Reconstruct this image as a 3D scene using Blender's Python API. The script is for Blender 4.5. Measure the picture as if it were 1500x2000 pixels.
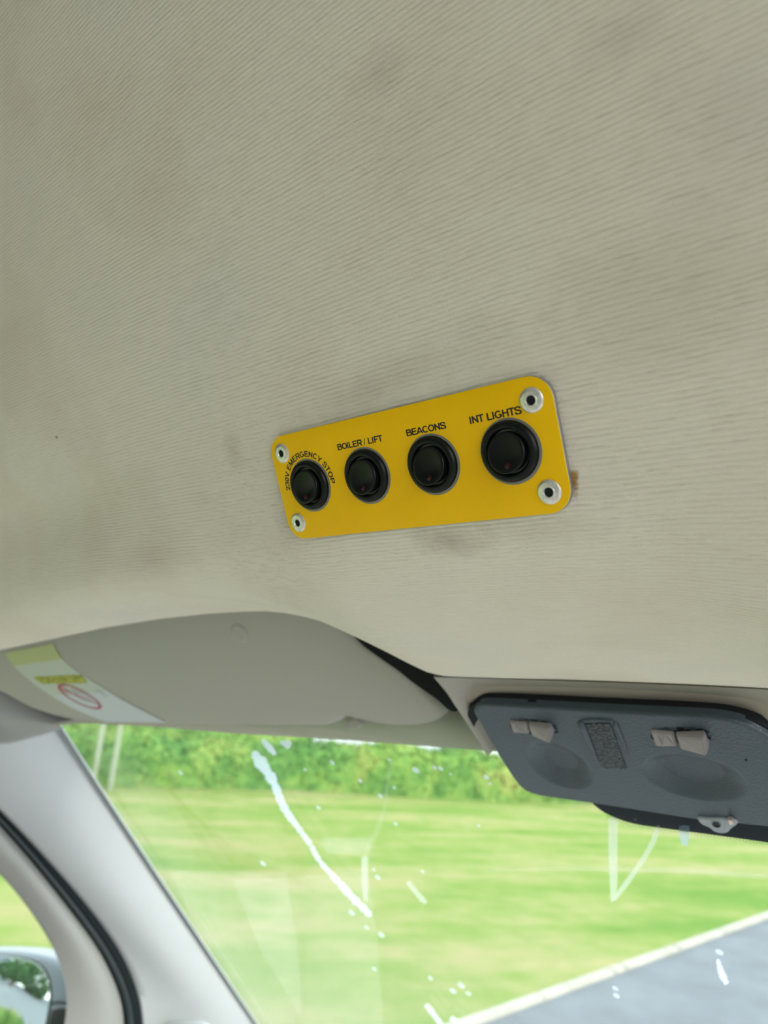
import bpy, bmesh, math, random
import numpy as np
from mathutils import Vector, Matrix

for o in list(bpy.data.objects):
    bpy.data.objects.remove(o)
C = bpy.context.scene.collection
random.seed(4)

# ------------------------------------------------------------------ camera
EYE = np.array([0.0, 0.0, 2.05])          # height of the lens above the road
F = 1350.0                                # focal length in pixels of a 1500x2000 frame
RW = np.array([[0.82629109, -0.07849765, -0.55774649],
               [0.55792639, 0.24981162, 0.79139895],
               [0.07720859, -0.96510739, 0.25021303]])   # right, down, forward -> world
cd = bpy.data.cameras.new('camera')
cam = bpy.data.objects.new('camera', cd)
C.objects.link(cam)
m = Matrix(((RW[0][0], -RW[0][1], -RW[0][2], EYE[0]),
            (RW[1][0], -RW[1][1], -RW[1][2], EYE[1]),
            (RW[2][0], -RW[2][1], -RW[2][2], EYE[2]), (0, 0, 0, 1)))
cam.matrix_world = m
cd.sensor_fit = 'VERTICAL'
cd.sensor_height = 36.0
cd.sensor_width = 27.0
cd.lens = 36.0 * F / 2000.0
cd.clip_start = 0.01
cd.clip_end = 500
cd.dof.use_dof = True
cd.dof.focus_distance = 0.290
cd.dof.aperture_fstop = 9.0
bpy.context.scene.camera = cam

# ------------------------------------------------------------------ light
sc = bpy.context.scene
w = bpy.data.worlds.new('overcast_sky')
sc.world = w
w.use_nodes = True
nt = w.node_tree
nt.nodes.clear()
out = nt.nodes.new('ShaderNodeOutputWorld')
bg = nt.nodes.new('ShaderNodeBackground')
tc = nt.nodes.new('ShaderNodeTexCoord')
sep = nt.nodes.new('ShaderNodeSeparateXYZ')
rp = nt.nodes.new('ShaderNodeValToRGB')
rp.color_ramp.elements[0].position = 0.0
rp.color_ramp.elements[0].color = (0.93, 0.96, 1.0, 1)
rp.color_ramp.elements[1].position = 1.0
rp.color_ramp.elements[1].color = (0.80, 0.88, 1.0, 1)
nt.links.new(tc.outputs['Generated'], sep.inputs[0])
nt.links.new(sep.outputs['Z'], rp.inputs[0])
nt.links.new(rp.outputs[0], bg.inputs[0])
bg.inputs[1].default_value = 2.1
nt.links.new(bg.outputs[0], out.inputs[0])
sd = bpy.data.lights.new('hazy_sun', 'SUN')
sd.energy = 3.0
sd.angle = math.radians(25)
sd.color = (1.0, 0.97, 0.90)
so = bpy.data.objects.new('hazy_sun', sd)
so.rotation_euler = (math.radians(10), math.radians(53), 0)     # high, to the right of the van
C.objects.link(so)
sc.view_settings.view_transform = 'Standard'
sc.view_settings.look = 'None'
sc.view_settings.exposure = 0.80
sc.view_settings.gamma = 1.0
sc.view_settings.use_curve_mapping = False


# ------------------------------------------------------------------ pixel -> place helpers
def ray(u, v):
    d = RW @ np.array([u - 750.0, v - 1000.0, F])
    return d / np.linalg.norm(d)


def at(u, v, Y):
    d = ray(u, v)
    return EYE + d * (Y / d[1])


def on(u, v, p, n):
    d = ray(u, v)
    return EYE + d * (((p - EYE) @ n) / (d @ n))


def ground(u, v, z=0.0):
    d = ray(u, v)
    return EYE + d * ((z - EYE[2]) / d[2])


def unit(a):
    a = np.asarray(a, float)
    return a / np.linalg.norm(a)


# ------------------------------------------------------------------ object helpers
def tag(o, label=None, cat=None, group=None, kind=None):
    if label: o['label'] = label
    if cat: o['category'] = cat
    if group: o['group'] = group
    if kind: o['kind'] = kind
    return o


def empty(name, loc):
    o = bpy.data.objects.new(name, None)
    o.empty_display_size = 0.02
    C.objects.link(o)
    o.location = Vector(loc)
    return o


def origin_of(o):
    p = np.zeros(3)
    while o is not None:
        p += np.array(o.location)
        o = o.parent
    return p


def mesh(name, V, Fc, mat, parent=None, smooth=True, uv=None, loc=None):
    V = np.asarray(V, float)
    base = origin_of(parent) if parent else np.zeros(3)
    if loc is None:
        loc = V.mean(axis=0) if parent is None else base
    loc = np.asarray(loc, float)
    me = bpy.data.meshes.new(name)
    me.from_pydata([tuple(p) for p in (V - loc)], [], [tuple(int(i) for i in f) for f in Fc])
    me.update()
    if smooth:
        me.polygons.foreach_set('use_smooth', [True] * len(me.polygons))
    if uv is not None:
        l = me.uv_layers.new(name='UVMap')
        idx = np.empty(len(me.loops), dtype=np.int32)
        me.loops.foreach_get('vertex_index', idx)
        l.data.foreach_set('uv', np.asarray(uv, float)[idx].ravel())
    if mat: me.materials.append(mat)
    o = bpy.data.objects.new(name, me)
    C.objects.link(o)
    o.parent = parent
    o.location = Vector(loc - base)
    return o


def grid_faces(n, m, close=False, off=0):
    f = []
    for i in range(n - 1):
        for j in range(m if close else m - 1):
            k = (j + 1) % m
            f.append((off + i * m + j, off + i * m + k, off + (i + 1) * m + k, off + (i + 1) * m + j))
    return f


def fix_normals(o, angle=None):
    bm = bmesh.new()
    bm.from_mesh(o.data)
    bmesh.ops.remove_doubles(bm, verts=bm.verts, dist=1e-6)
    bmesh.ops.recalc_face_normals(bm, faces=bm.faces)
    bm.to_mesh(o.data)
    bm.free()
    if angle:
        o.data.set_sharp_from_angle(angle=math.radians(angle))
    return o


def resample(pts, n, closed=False):
    P = np.array(pts, float)
    if closed: P = np.vstack([P, P[:1]])
    d = np.r_[0, np.cumsum(np.linalg.norm(np.diff(P, axis=0), axis=1))]
    t = np.linspace(0, d[-1], n, endpoint=not closed)
    return np.stack([np.interp(t, d, P[:, k]) for k in range(P.shape[1])], 1)


def chaikin(pts, it=2, closed=False):
    P = np.array(pts, float)
    for _ in range(it):
        if closed:
            Q = np.roll(P, -1, 0)
            P = np.stack([.75 * P + .25 * Q, .25 * P + .75 * Q], 1).reshape(-1, P.shape[1])
        else:
            a, b = P[:-1], P[1:]
            M = np.stack([.75 * a + .25 * b, .25 * a + .75 * b], 1).reshape(-1, P.shape[1])
            P = np.vstack([P[:1], M[1:-1], P[-1:]])
    return P


def strip(name, rows, mat, parent=None, thick=None, closed=False, smooth=True, angle=35, loc=None):
    """surface lofted through equally long rows of points; thick = vector giving it a back"""
    R = [np.asarray(r, float) for r in rows]
    n, mm = len(R), len(R[0])
    V = np.vstack(R)
    Fc = grid_faces(n, mm, closed)
    if thick is not None:
        th = np.asarray(thick, float)
        W = V + (th if th.ndim == 1 else th)
        k = len(V)
        V = np.vstack([V, W])
        Fc += [tuple(i + k for i in f[::-1]) for f in grid_faces(n, mm, closed)]
        for j in range(mm if closed else mm - 1):
            q = (j + 1) % mm
            Fc.append((j, q, q + k, j + k))
            b = (n - 1) * mm
            Fc.append((b + q, b + j, b + j + k, b + q + k))
        if not closed:
            for i in range(n - 1):
                Fc.append((i * mm, (i + 1) * mm, (i + 1) * mm + k, i * mm + k))
                Fc.append((i * mm + mm - 1, (i + 1) * mm + mm - 1, (i + 1) * mm + mm - 1 + k, i * mm + mm - 1 + k))
    o = mesh(name, V, Fc, mat, parent, smooth, loc=loc)
    return fix_normals(o, angle)


def pillow(name, outline, n, mat, parent=None, edge=0.004, thick=0.01, rings=14, disp=None, angle=40, segs=None):
    """solid panel on a plane: outline of 3-D points, n toward the cabin, rounded rim, flat back"""
    P = np.asarray(outline, float)
    if segs: P = resample(P, segs, True)
    n = unit(n)
    c = P.mean(axis=0)
    size = np.linalg.norm(P - c, axis=1)
    rows = [P - n * thick, P - n * edge]
    for k in range(1, 6):
        a = k / 5 * math.pi / 2
        ins = edge * (1 - math.cos(a))
        s = 1 - ins / size
        rows.append(c + (P - c) * s[:, None] - n * edge * (1 - math.sin(a)))
    s0 = 1 - edge / size
    for k in range(1, rings):
        t = 1 - k / rings
        rows.append(c + (P - c) * (s0 * t)[:, None])
    V = np.vstack(rows)
    mm = len(P)
    if disp is not None:
        V = V + n * disp(V)[:, None] * (np.arange(len(V)) >= 2 * mm)[:, None]
    Fc = grid_faces(len(rows), mm, True)
    cc = c + n * (disp(c[None])[0] if disp is not None else 0)
    V = np.vstack([V, cc[None], (c - n * thick)[None]])
    ic, ib, last = len(V) - 2, len(V) - 1, (len(rows) - 1) * mm
    for j in range(mm):
        q = (j + 1) % mm
        Fc.append((last + j, last + q, ic))
        Fc.append((q, j, ib))
    o = mesh(name, V, Fc, mat, parent)
    return fix_normals(o, angle)


def lathe(name, prof, c, ax, ay, az, mat, parent, n=48, angle=35):
    V, Fc = [], []
    for r, h in prof:
        for j in range(n):
            a = 2 * math.pi * j / n
            V.append(c + ax * (r * math.cos(a)) + ay * (r * math.sin(a)) + az * h)
    Fc = grid_faces(len(prof), n, True)
    if prof[-1][0] > 1e-5:
        Fc.append(tuple((len(prof) - 1) * n + j for j in range(n)))
    if prof[0][0] > 1e-5:
        Fc.append(tuple(range(n))[::-1])
    o = mesh(name, V, Fc, mat, parent)
    return fix_normals(o, angle)


def box(name, lo, hi, mat, parent=None, bevel=0.0, loc=None):
    lo, hi = np.array(lo, float), np.array(hi, float)
    V = [(x, y, z) for x in (lo[0], hi[0]) for y in (lo[1], hi[1]) for z in (lo[2], hi[2])]
    Fc = [(0, 1, 3, 2), (4, 6, 7, 5), (0, 4, 5, 1), (2, 3, 7, 6), (0, 2, 6, 4), (1, 5, 7, 3)]
    o = mesh(name, V, Fc, mat, parent, smooth=False, loc=loc)
    if bevel:
        bm = bmesh.new(); bm.from_mesh(o.data)
        bmesh.ops.bevel(bm, geom=bm.edges[:], offset=bevel, segments=3, affect='EDGES', profile=0.6)
        bm.to_mesh(o.data); bm.free()
    fix_normals(o)
    return o


# ------------------------------------------------------------------ material helpers
class NT:
    def __init__(s, name):
        s.m = bpy.data.materials.new(name); s.m.use_nodes = True
        s.t = s.m.node_tree; s.b = s.t.nodes['Principled BSDF']; s.o = s.t.nodes['Material Output']

    def n(s, typ, **k):
        x = s.t.nodes.new(typ)
        for a, v in k.items():
            if a.startswith('i_'):
                key = a[2:]
                x.inputs[int(key) if key.isdigit() else key.replace('_', ' ')].default_value = v
            else: setattr(x, a, v)
        return x

    def l(s, a, b): s.t.links.new(a, b)

    def math(s, op, a, b=None, c=None):
        x = s.n('ShaderNodeMath', operation=op)
        for i, v in enumerate((a, b, c)):
            if v is None: continue
            if isinstance(v, (int, float)): x.inputs[i].default_value = v
            else: s.l(v, x.inputs[i])
        return x.outputs[0]

    def mix(s, fac, a, b):
        x = s.n('ShaderNodeMix', data_type='RGBA')
        for i, v in ((0, fac), (6, a), (7, b)):
            if isinstance(v, (int, float, tuple)): x.inputs[i].default_value = v if not isinstance(v, tuple) else (*v[:3], 1)
            else: s.l(v, x.inputs[i])
        return x.outputs[2]

    def noise(s, vec, scale, detail=2.0, rough=0.5, col=False):
        x = s.n('ShaderNodeTexNoise', i_Scale=scale, i_Detail=detail, i_Roughness=rough)
        if vec is not None: s.l(vec, x.inputs['Vector'])
        return x.outputs['Color' if col else 'Fac']

    def ramp(s, fac, stops):
        x = s.n('ShaderNodeValToRGB')
        e = x.color_ramp.elements
        while len(e) < len(stops): e.new(0.5)
        for i, (p, c) in enumerate(stops):
            e[i].position = p; e[i].color = (*c, 1)
        s.l(fac, x.inputs[0])
        return x.outputs[0]

    def bump(s, h, dist, strength=1.0):
        x = s.n('ShaderNodeBump', i_Strength=strength, i_Distance=dist)
        s.l(h, x.inputs['Height']); s.l(x.outputs[0], s.b.inputs['Normal'])


def simple(name, col, rough=0.5, metal=0.0, spec=0.5, bump=None):
    q = NT(name)
    q.b.inputs['Base Color'].default_value = (*col, 1)
    q.b.inputs['Roughness'].default_value = rough
    q.b.inputs['Metallic'].default_value = metal
    q.b.inputs['Specular IOR Level'].default_value = spec
    if bump:
        g = q.n('ShaderNodeNewGeometry')
        q.bump(q.noise(g.outputs['Position'], bump[0], 3), bump[1])
    return q.m


# ceiling fabric: fine ribs running across the van, mottled beige, dirt marks
def fabric_material():
    q = NT('ribbed_headliner_fabric')
    uv = q.n('ShaderNodeUVMap')
    sp = q.n('ShaderNodeSeparateXYZ'); q.l(uv.outputs[0], sp.inputs[0])
    u, v = sp.outputs[0], sp.outputs[1]
    wob = q.noise(uv.outputs[0], 60, 2)
    st = q.n('ShaderNodeCombineXYZ')
    q.l(q.math('MULTIPLY', u, 260.0), st.inputs[0]); q.l(q.math('MULTIPLY', v, 700.0), st.inputs[1])
    dash = q.noise(st.outputs[0], 1.0, 2, 0.6)
    fine = q.noise(uv.outputs[0], 1500, 2, 0.6)
    h = q.math('ADD', q.math('MULTIPLY', fine, 0.9), q.math('MULTIPLY', dash, 0.8))
    q.bump(h, 0.00022, 1.0)
    big = q.noise(uv.outputs[0], 9, 3, 0.55)
    col = q.ramp(big, [(0.30, (.66, .60, .50)), (0.52, (.72, .675, .58)), (0.72, (.69, .66, .59))])
    yarn = q.noise(st.outputs[0], 2.1, 2, 0.6)
    col = q.mix(q.math('MULTIPLY', yarn, 0.30), col, (.56, .52, .44))

    def spot(cu, cv, ru, rv, soft, c, amt):
        nonlocal col
        du = q.math('DIVIDE', q.math('SUBTRACT', u, cu), ru)
        dv = q.math('DIVIDE', q.math('SUBTRACT', v, cv), rv)
        r = q.math('SQRT', q.math('ADD', q.math('MULTIPLY', du, du), q.math('MULTIPLY', dv, dv)))
        nz = q.noise(uv.outputs[0], 0.6 / min(ru, rv), 4, 0.6)
        r = q.math('ADD', r, q.math('MULTIPLY', q.math('SUBTRACT', nz, 0.5), 1.5))
        a = q.math('MULTIPLY', q.math('SUBTRACT', 1.0, r), 1.0 / soft)
        cl = q.n('ShaderNodeClamp'); q.l(a, cl.inputs[0])
        col = q.mix(q.math('MULTIPLY', cl.outputs[0], amt), col, c)
    for s in STAINS: spot(*s)
    q.l(col, q.b.inputs['Base Color'])
    q.b.inputs['Roughness'].default_value = 0.95
    q.b.inputs['Specular IOR Level'].default_value = 0.15
    return q.m


# ------------------------------------------------------------------ geometry of the overhead panel and fascia
PC = np.array([-0.1551649, 0.22807923, 0.0899757]) + EYE     # centre of the yellow plate
PA = unit([0.99599002, -0.08927789, -0.00577483])            # along the plate
PN = np.array([0.08197451, 0.88484844, 0.45861031])          # into the fascia
PN = unit(PN - PA * (PN @ PA))
PB = np.cross(PN, PA)
if PB[2] > 0: PB = -PB                                       # down the plate
PO = -PN                                                     # out toward the cabin

RIBDEPTH = .00085
# --- ceiling: steep ribbed fascia, nosing, flat underside, cut-out lip
FP = PC + PN * 0.0026


def fascia_y(x, z):
    return FP[1] - (PN[0] * (x - FP[0]) + PN[2] * (z - FP[2])) / PN[1]


lip_px = [(-330, 1365, .318), (-200, 1325, .325), (-100, 1294, .33), (0, 1268, .335), (100, 1247, .341), (200, 1226, .347), (300, 1210, .353),
          (400, 1199, .358), (470, 1195, .362), (520, 1194, .365), (560, 1198, .367), (600, 1206, .369), (640, 1217, .371),
          (680, 1233, .374), (720, 1252, .377), (760, 1273, .380), (800, 1294, .383), (835, 1313, .385), (865, 1320, .387),
          (900, 1322, .389), (1000, 1325, .392), (1100, 1328, .394), (1200, 1332, .395), (1350, 1338, .395), (1500, 1345, .395), (1600, 1352, .395)]
lip = [at(*q) for q in lip_px]
lx = lip[-1][0]
for dx, dy, dz in ((.06, -.004, .004), (.11, -.010, .018), (.17, -.016, .034), (.25, -.024, .036), (.36, -.034, .030), (.48, -.05, .012), (.60, -.065, -.01)):
    lip.append(np.array([lx + dx, .395 + dy, EYE[2] + .017 + dz]))
lip = np.array(lip)
order = np.argsort(lip[:, 0]); lip = lip[order]
edge_px = [(-330, 1265), (-200, 1240), (0, 1190), (200, 1160), (400, 1132), (600, 1108), (900, 1078), (1100, 1068), (1300, 1062), (1500, 1062)]
eb = np.array([on(u, v, FP, PN) for u, v in edge_px])
xs = np.unique(np.r_[np.linspace(-0.86, -0.64, 40), np.linspace(-.64, .03, 320), np.linspace(.03, .62, 50)])
zB = np.interp(xs, eb[:, 0], eb[:, 2])
LY = np.interp(xs, lip[:, 0], lip[:, 1]); LZ = np.interp(xs, lip[:, 0], lip[:, 2])
cols, uvs = [], []
for i, x in enumerate(xs):
    pr = []
    # roof over the camera, then down the fascia
    ztop = EYE[2] + .34
    ytop = fascia_y(x, ztop)
    s = unit([-(PN[2]), PN[1]])               # up-slope (y, z)
    for t in np.linspace(0, 1, 14, endpoint=False):      # flat roof part
        pr.append((ytop - .20 - .75 * (1 - t), ztop + .115))
    P0 = np.array([ytop - .20, ztop + .115]); P3 = np.array([ytop, ztop])
    P1 = P0 + np.array([.12, 0]); P2 = P3 + s * .09
    for t in np.linspace(0, 1, 26, endpoint=False):
        pr.append(tuple((1 - t) ** 3 * P0 + 3 * t * (1 - t) ** 2 * P1 + 3 * t * t * (1 - t) * P2 + t ** 3 * P3))
    zb = zB[i] + .014
    for t in np.linspace(0, 1, 70, endpoint=False):
        z = ztop + (zb - ztop) * t
        pr.append((fascia_y(x, z), z))
    P0 = np.array([fascia_y(x, zb), zb]); P3 = np.array([LY[i], LZ[i]])
    L = np.linalg.norm(P3 - P0)
    P1 = P0 - s * min(.030, .42 * L)
    P2 = P3 + np.array([-.50 * L, .006 + .10 * max(0, zb - .01 - LZ[i])])
    for t in np.linspace(0, 1, 60):
        pr.append(tuple((1 - t) ** 3 * P0 + 3 * t * (1 - t) ** 2 * P1 + 3 * t * t * (1 - t) * P2 + t ** 3 * P3))
    # rolled lip
    pr = np.array(pr)
    tn = unit(pr[-1] - pr[-2]); nup = np.array([-tn[1], tn[0]])
    if nup[1] < 0: nup = -nup
    k = .0035
    for a in (30, 60, 90):
        a = math.radians(a)
        pr = np.vstack([pr, np.array([LY[i], LZ[i]]) + tn * k * math.sin(a) + nup * k * (1 - math.cos(a))])
    up_right = np.interp(x, [-.235, -.215], [0, 1])
    for q in (.006, .014):
        pr = np.vstack([pr, pr[-1] + (1 - up_right) * nup * q + up_right * (nup * q * .55)])
    d = np.r_[0, np.cumsum(np.linalg.norm(np.diff(pr, axis=0), axis=1))]
    d = d - d[110 if len(d) > 110 else -1]
    d = d + (ztop - zb) / s[1]
    cols.append(np.c_[np.full(len(pr), x), pr]); uvs.append(np.c_[np.full(len(pr), x), d])
CG = np.array(cols); UV = np.array(uvs)


def bump_ceiling(G):
    X, Y, Z = G[..., 0], G[..., 1], G[..., 2] - EYE[2]
    up_ = np.clip((Z - .02) / .05, 0, 1)
    # shallow hollow towards the door end of the fascia
    h = -.015 * np.exp(-((X + .50) / .13) ** 2 - ((Z - .100) / .030) ** 2)
    h += .006 * np.exp(-((X + .50) / .16) ** 2 - ((Z - .175) / .05) ** 2)
    # swelling at the middle of the van
    h2 = .012 * np.exp(-((X + .005) / .035) ** 2 - ((Y - .30) / .055) ** 2)
    return h, h2


h1, h2 = bump_ceiling(CG)
CG = CG + h1[..., None] * PO + h2[..., None] * np.array([0, -.25, -.95])
# weave the ribs in as relief: resample each column finely, then raise rounded cords with narrow grooves
RIB = .00195
NR = 1500
dv = UV[..., 1]
rs = np.random.RandomState(2)
cord = rs.rand(400, 700)
G2, U2 = [], []
for i in range(len(xs)):
    d = dv[i]; j0 = 32
    roof = CG[i, :j0]
    dn = np.linspace(d[j0], d[-6], NR)
    P = np.stack([np.interp(dn, d, CG[i, :, k]) for k in range(3)], 1)
    G2.append(np.vstack([roof, P, CG[i, -5:]])); U2.append(np.r_[d[:j0], dn, d[-5:]])
G2 = np.array(G2); U2 = np.array(U2)
X2 = G2[..., 0]
tx = np.gradient(G2, axis=0); ty = np.gradient(G2, axis=1)
NN = np.cross(tx, ty); NN /= np.linalg.norm(NN, axis=-1, keepdims=True) + 1e-12
NN *= np.where((NN @ PO) < 0, -1, 1)[..., None]
phs = U2 / RIB + .25 * np.sin(X2 * 23 + U2 * 17) + .07 * np.sin(X2 * 131 + U2 * 61 + 1) + .05 * np.sin(X2 * 317 + U2 * 590)
kx = np.clip(((X2 + .9) * 260), 0, 398); ki = kx.astype(int); kf = kx - ki
rr0 = (np.floor(phs + .5).astype(int)) % 700
cv = cord[ki, rr0] * (1 - kf) + cord[ki + 1, rr0] * kf
amp = RIBDEPTH * (.35 + .75 * cv)
prof = np.sqrt(np.abs(np.sin(np.pi * phs)) + .02)
wgt = np.zeros(G2.shape[1]); wgt[32:32 + NR] = 1; wgt[32 + NR - 60:32 + NR] = np.linspace(1, 0, 60)
G2 = G2 + NN * ((prof - 1) * amp * wgt[None, :])[..., None]
CG = G2
UV = np.stack([X2, U2], -1)


def ceiling_uv(u, v):
    """fabric coordinates of a spot given on the plane fascia"""
    p = on(u, v, FP, PN)
    s1 = unit([-(PN[2]), PN[1]])[1]
    return p[0], (EYE[2] + .34 - p[2]) / s1


def st(u, v, ru, rv, soft, c, a):
    x, y = ceiling_uv(u, v)
    return (x, y, ru, rv, soft, c, a)


STAINS = [st(1118, 935, .0030, .0042, .5, (.36, .20, .05), .9),
          st(1122, 950, .0016, .0050, .6, (.36, .21, .07), .6),
          st(880, 1058, .022, .010, 1.2, (.22, .165, .095), .55),
          st(1040, 1040, .03, .008, 1.5, (.30, .24, .15), .30),
          st(455, 885, .010, .012, 1.2, (.33, .27, .17), .35),
          st(730, 760, .05, .012, 1.5, (.33, .29, .17), .45),
          st(880, 690, .05, .014, 1.5, (.35, .31, .20), .30),
          st(1350, 560, .05, .03, 1.6, (.40, .33, .24), .40),
          st(740, 140, .016, .010, 1.5, (.42, .33, .29), .45),
          st(1420, 230, .03, .03, 1.5, (.43, .35, .31), .45),
          st(1230, 60, .02, .012, 1.5, (.43, .36, .31), .35),
          st(560, 1010, .012, .03, 1.5, (.31, .26, .18), .25),
          st(116, 853, .0016, .0010, .4, (.08, .06, .03), .9),
          st(300, 1090, .05, .02, 1.5, (.40, .33, .22), .35)]
FABRIC = fabric_material()
nC, mC = CG.shape[:2]
ceil = mesh('ceiling', CG.reshape(-1, 3), grid_faces(nC, mC), FABRIC, uv=UV.reshape(-1, 2))
tag(ceil, kind='structure')

# ------------------------------------------------------------------ plain materials
M_trim = simple('beige_trim', (.33, .315, .27), .75, bump=(900, .0002))
M_pillar = simple('pale_grey_trim', (.36, .37, .375), .55, bump=(1200, .00012))
M_visor = simple('grey_beige_vinyl', (.36, .35, .31), .6, bump=(1500, .00015))
M_door = simple('beige_door_trim', (.27, .265, .25), .6)
M_seal = simple('black_rubber', (.005, .009, .010), .7, spec=.2)
M_black = simple('black_plastic', (.003, .004, .0045), .32, spec=.22)
M_darkgap = simple('dark_plastic', (.008, .010, .011), .7, spec=.2)
M_dash = simple('grey_dashboard', (.26, .26, .255), .7)

# ------------------------------------------------------------------ windscreen plane and side plane
WP = at(500, 1437, .49)
WN = unit([0, -.68, -.73])        # toward the cabin


def ws(u, v, off=0.0):
    return on(u, v, WP + WN * off, WN)


def side(u, v, off=0.0):          # door plane, leaning outwards toward the sill
    n = unit([1, 0, -.25])
    return on(u, v, np.array([-.83 - off, 0, EYE[2]]), n)


# --- header behind the visor, down to the windscreen
hb_px = [(-260, 1530, .44), (-150, 1492, .45), (0, 1451, .455), (60, 1434, .465), (98, 1424, .478), (118, 1416, .485), (160, 1413, .488), (240, 1416, .49), (330, 1422, .49),
         (450, 1432, .49), (700, 1447, .49), (950, 1466, .49), (1100, 1479, .49), (1300, 1496, .49), (1500, 1510, .49)]
hb = [at(*q) for q in hb_px]
for x in (.08, .2, .35, .5, .62):
    hb.append(np.array([x, .49 - .05 * max(0, x - .3), hb[14][2] - .01 * max(0, x - .2) / .3]))
hb = resample(hb, 160)
rows = []
for t in np.linspace(0, 1, 20):
    r = hb.copy()
    ly = np.interp(hb[:, 0], lip[:, 0], lip[:, 1]); lz = np.interp(hb[:, 0], lip[:, 0], lip[:, 2])
    topy, topz = ly + .15, lz + .06
    b = t ** .9
    bulge = .006 * math.sin(math.pi * min(1, t * 3.0)) * (t < .334)
    r[:, 1] = hb[:, 1] * (1 - b) + topy * b - bulge
    r[:, 2] = hb[:, 2] * (1 - t) + topz * t
    rows.append(r)
rows = [hb + np.array([0, .012, .004])] + rows
hd = strip('trim_1', rows, simple('header_trim', (.47, .45, .39), .75, bump=(900, .0002)))
tag(hd, kind='structure')
# recess of the visor clip in the header and the clip itself
clip = pillow('visor_clip', [at(u, v, .468) for u, v in chaikin([(681, 1402), (697, 1400), (702, 1412), (700, 1424), (676, 1424), (672, 1412)], 2, True)],
              (0, -.9, -.4), M_trim, hd, edge=.002, thick=.012)

# shade in the open gap between visor and lining, built as a dark sheet
vg = [(676, 1214), (760, 1262), (850, 1312), (872, 1345), (893, 1376), (900, 1392), (880, 1392), (862, 1372), (820, 1345), (760, 1300), (690, 1248)]
pillow('visor_gap_shade', resample([at(u, v, .425) for u, v in chaikin(vg, 1, True)], 80, True), (0, -.9, -.45), M_darkgap, hd, edge=.002, thick=.012)

# --- console surround: from the lip back to the console, with the ridge beside the visor
ridge = [at(847, 1323, .390), at(868, 1347, .402), at(892, 1380, .425), at(918, 1418, .450), at(940, 1449, .468), at(952, 1468, .480)]
rim = [at(914, 1357, .418), at(911, 1372, .420), at(917, 1390, .428), at(929, 1413, .444), at(945, 1443, .462), at(959, 1470, .474)]
ridge = resample(chaikin(ridge, 2), 40); rim = resample(chaikin(rim, 2), 40)
back = ridge + np.array([-.004, .012, .012])
deep = rim + np.array([.001, .010, .004])
back2 = ridge + np.array([-.004, .035, .02])
rows = [back2, back, ridge] + [ridge * (1 - t) + rim * t + np.array([0, -.003, -.002]) * np.clip(np.linspace(0, 4, 40), 0, 1)[:, None] * math.sin(math.pi * t) for t in np.linspace(.06, 1, 12)] + [deep]
s1 = strip('trim_2', rows, M_trim)
tag(s1, kind='structure')
top_o = [(847, 1323), (900, 1324), (1000, 1327), (1200, 1334), (1350, 1340), (1500, 1347), (1600, 1354)]
top_i = [(914, 1357), (919, 1345), (938, 1339), (1128, 1342), (1293, 1350), (1450, 1361), (1500, 1376), (1540, 1396)]
to = resample([at(u, v, .390 if u < 860 else .392) for u, v in top_o], 60)
ti = resample(chaikin([at(u, v, .418) for u, v in top_i], 2), 60)
bz = resample(chaikin([at(u, v, .424) for u, v in [(913, 1374), (930, 1369), (963, 1366), (1169, 1378), (1376, 1387), (1445, 1397), (1500, 1419), (1540, 1446)]], 2), 60)
rows = [to * (1 - t) + ti * t + np.array([0, 0, .0035]) * np.clip(np.linspace(0, 8, 60), 0, 1)[:, None] * math.sin(math.pi * t) for t in np.linspace(0, 1, 10)]
surround = strip('console_surround', rows, M_trim, s1)

# ------------------------------------------------------------------ overhead console
CP = at(930, 1380, .414)
CN = unit([0, -.57, -.82])        # facing down and back into the cab
CX = np.array([1.0, 0, 0]); CY = unit(np.cross(CN, CX))
if CY[1] < 0: CY = -CY


def cp(u, v, h=0.0):
    return on(u, v, CP + CN * h, CN)


def cc(u, v):
    d = cp(u, v) - CP
    return d @ CX, d @ CY


def plastic_grain():
    q = NT('slate_console_plastic')
    g = q.n('ShaderNodeNewGeometry')
    mp = q.n('ShaderNodeTexVoronoi', i_Scale=650.0)
    q.l(g.outputs['Position'], mp.inputs['Vector'])
    q.bump(mp.outputs['Distance'], .0002)
    q.b.inputs['Base Color'].default_value = (.036, .054, .068, 1)
    q.b.inputs['Roughness'].default_value = .40
    return q.m


M_cons = plastic_grain()
con = tag(empty('overhead_console', at(1200, 1480, .45)), 'dark slate overhead console with reading light buttons above the windscreen', 'overhead console')
cl = [(921, 1386), (926, 1378), (940, 1377), (1000, 1380), (1200, 1392), (1390, 1402), (1440, 1410), (1480, 1426), (1520, 1452), (1560, 1490),
      (1600, 1545), (1612, 1590), (1600, 1618), (1560, 1622), (1500, 1615), (1368, 1603), (1293, 1591), (1165, 1571), (1080, 1559), (1040, 1552), (1016, 1541), (990, 1503), (955, 1446), (932, 1405)]
co = [cp(u, v) for u, v in chaikin(resample(cl, 60, True), 1, True)]
dish = [(cc(1092, 1496), .0215, .0275, .0080), (cc(1353, 1519), .0290, .0240, .0095)]


def cdisp(V):
    d = V - CP
    a, b = d @ CX, d @ CY
    h = np.zeros(len(V))
    for (ca, cb), ra, rb, dep in dish:
        r = np.sqrt(((a - ca) / ra) ** 2 + ((b - cb) / rb) ** 2)
        h -= dep * np.clip(1 - r ** 2.4, 0, 1) ** 1.5
    return h


pan = pillow('console_panel', co, CN, M_cons, con, edge=.0018, thick=.006, rings=70, disp=cdisp, segs=260, angle=50)
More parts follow.
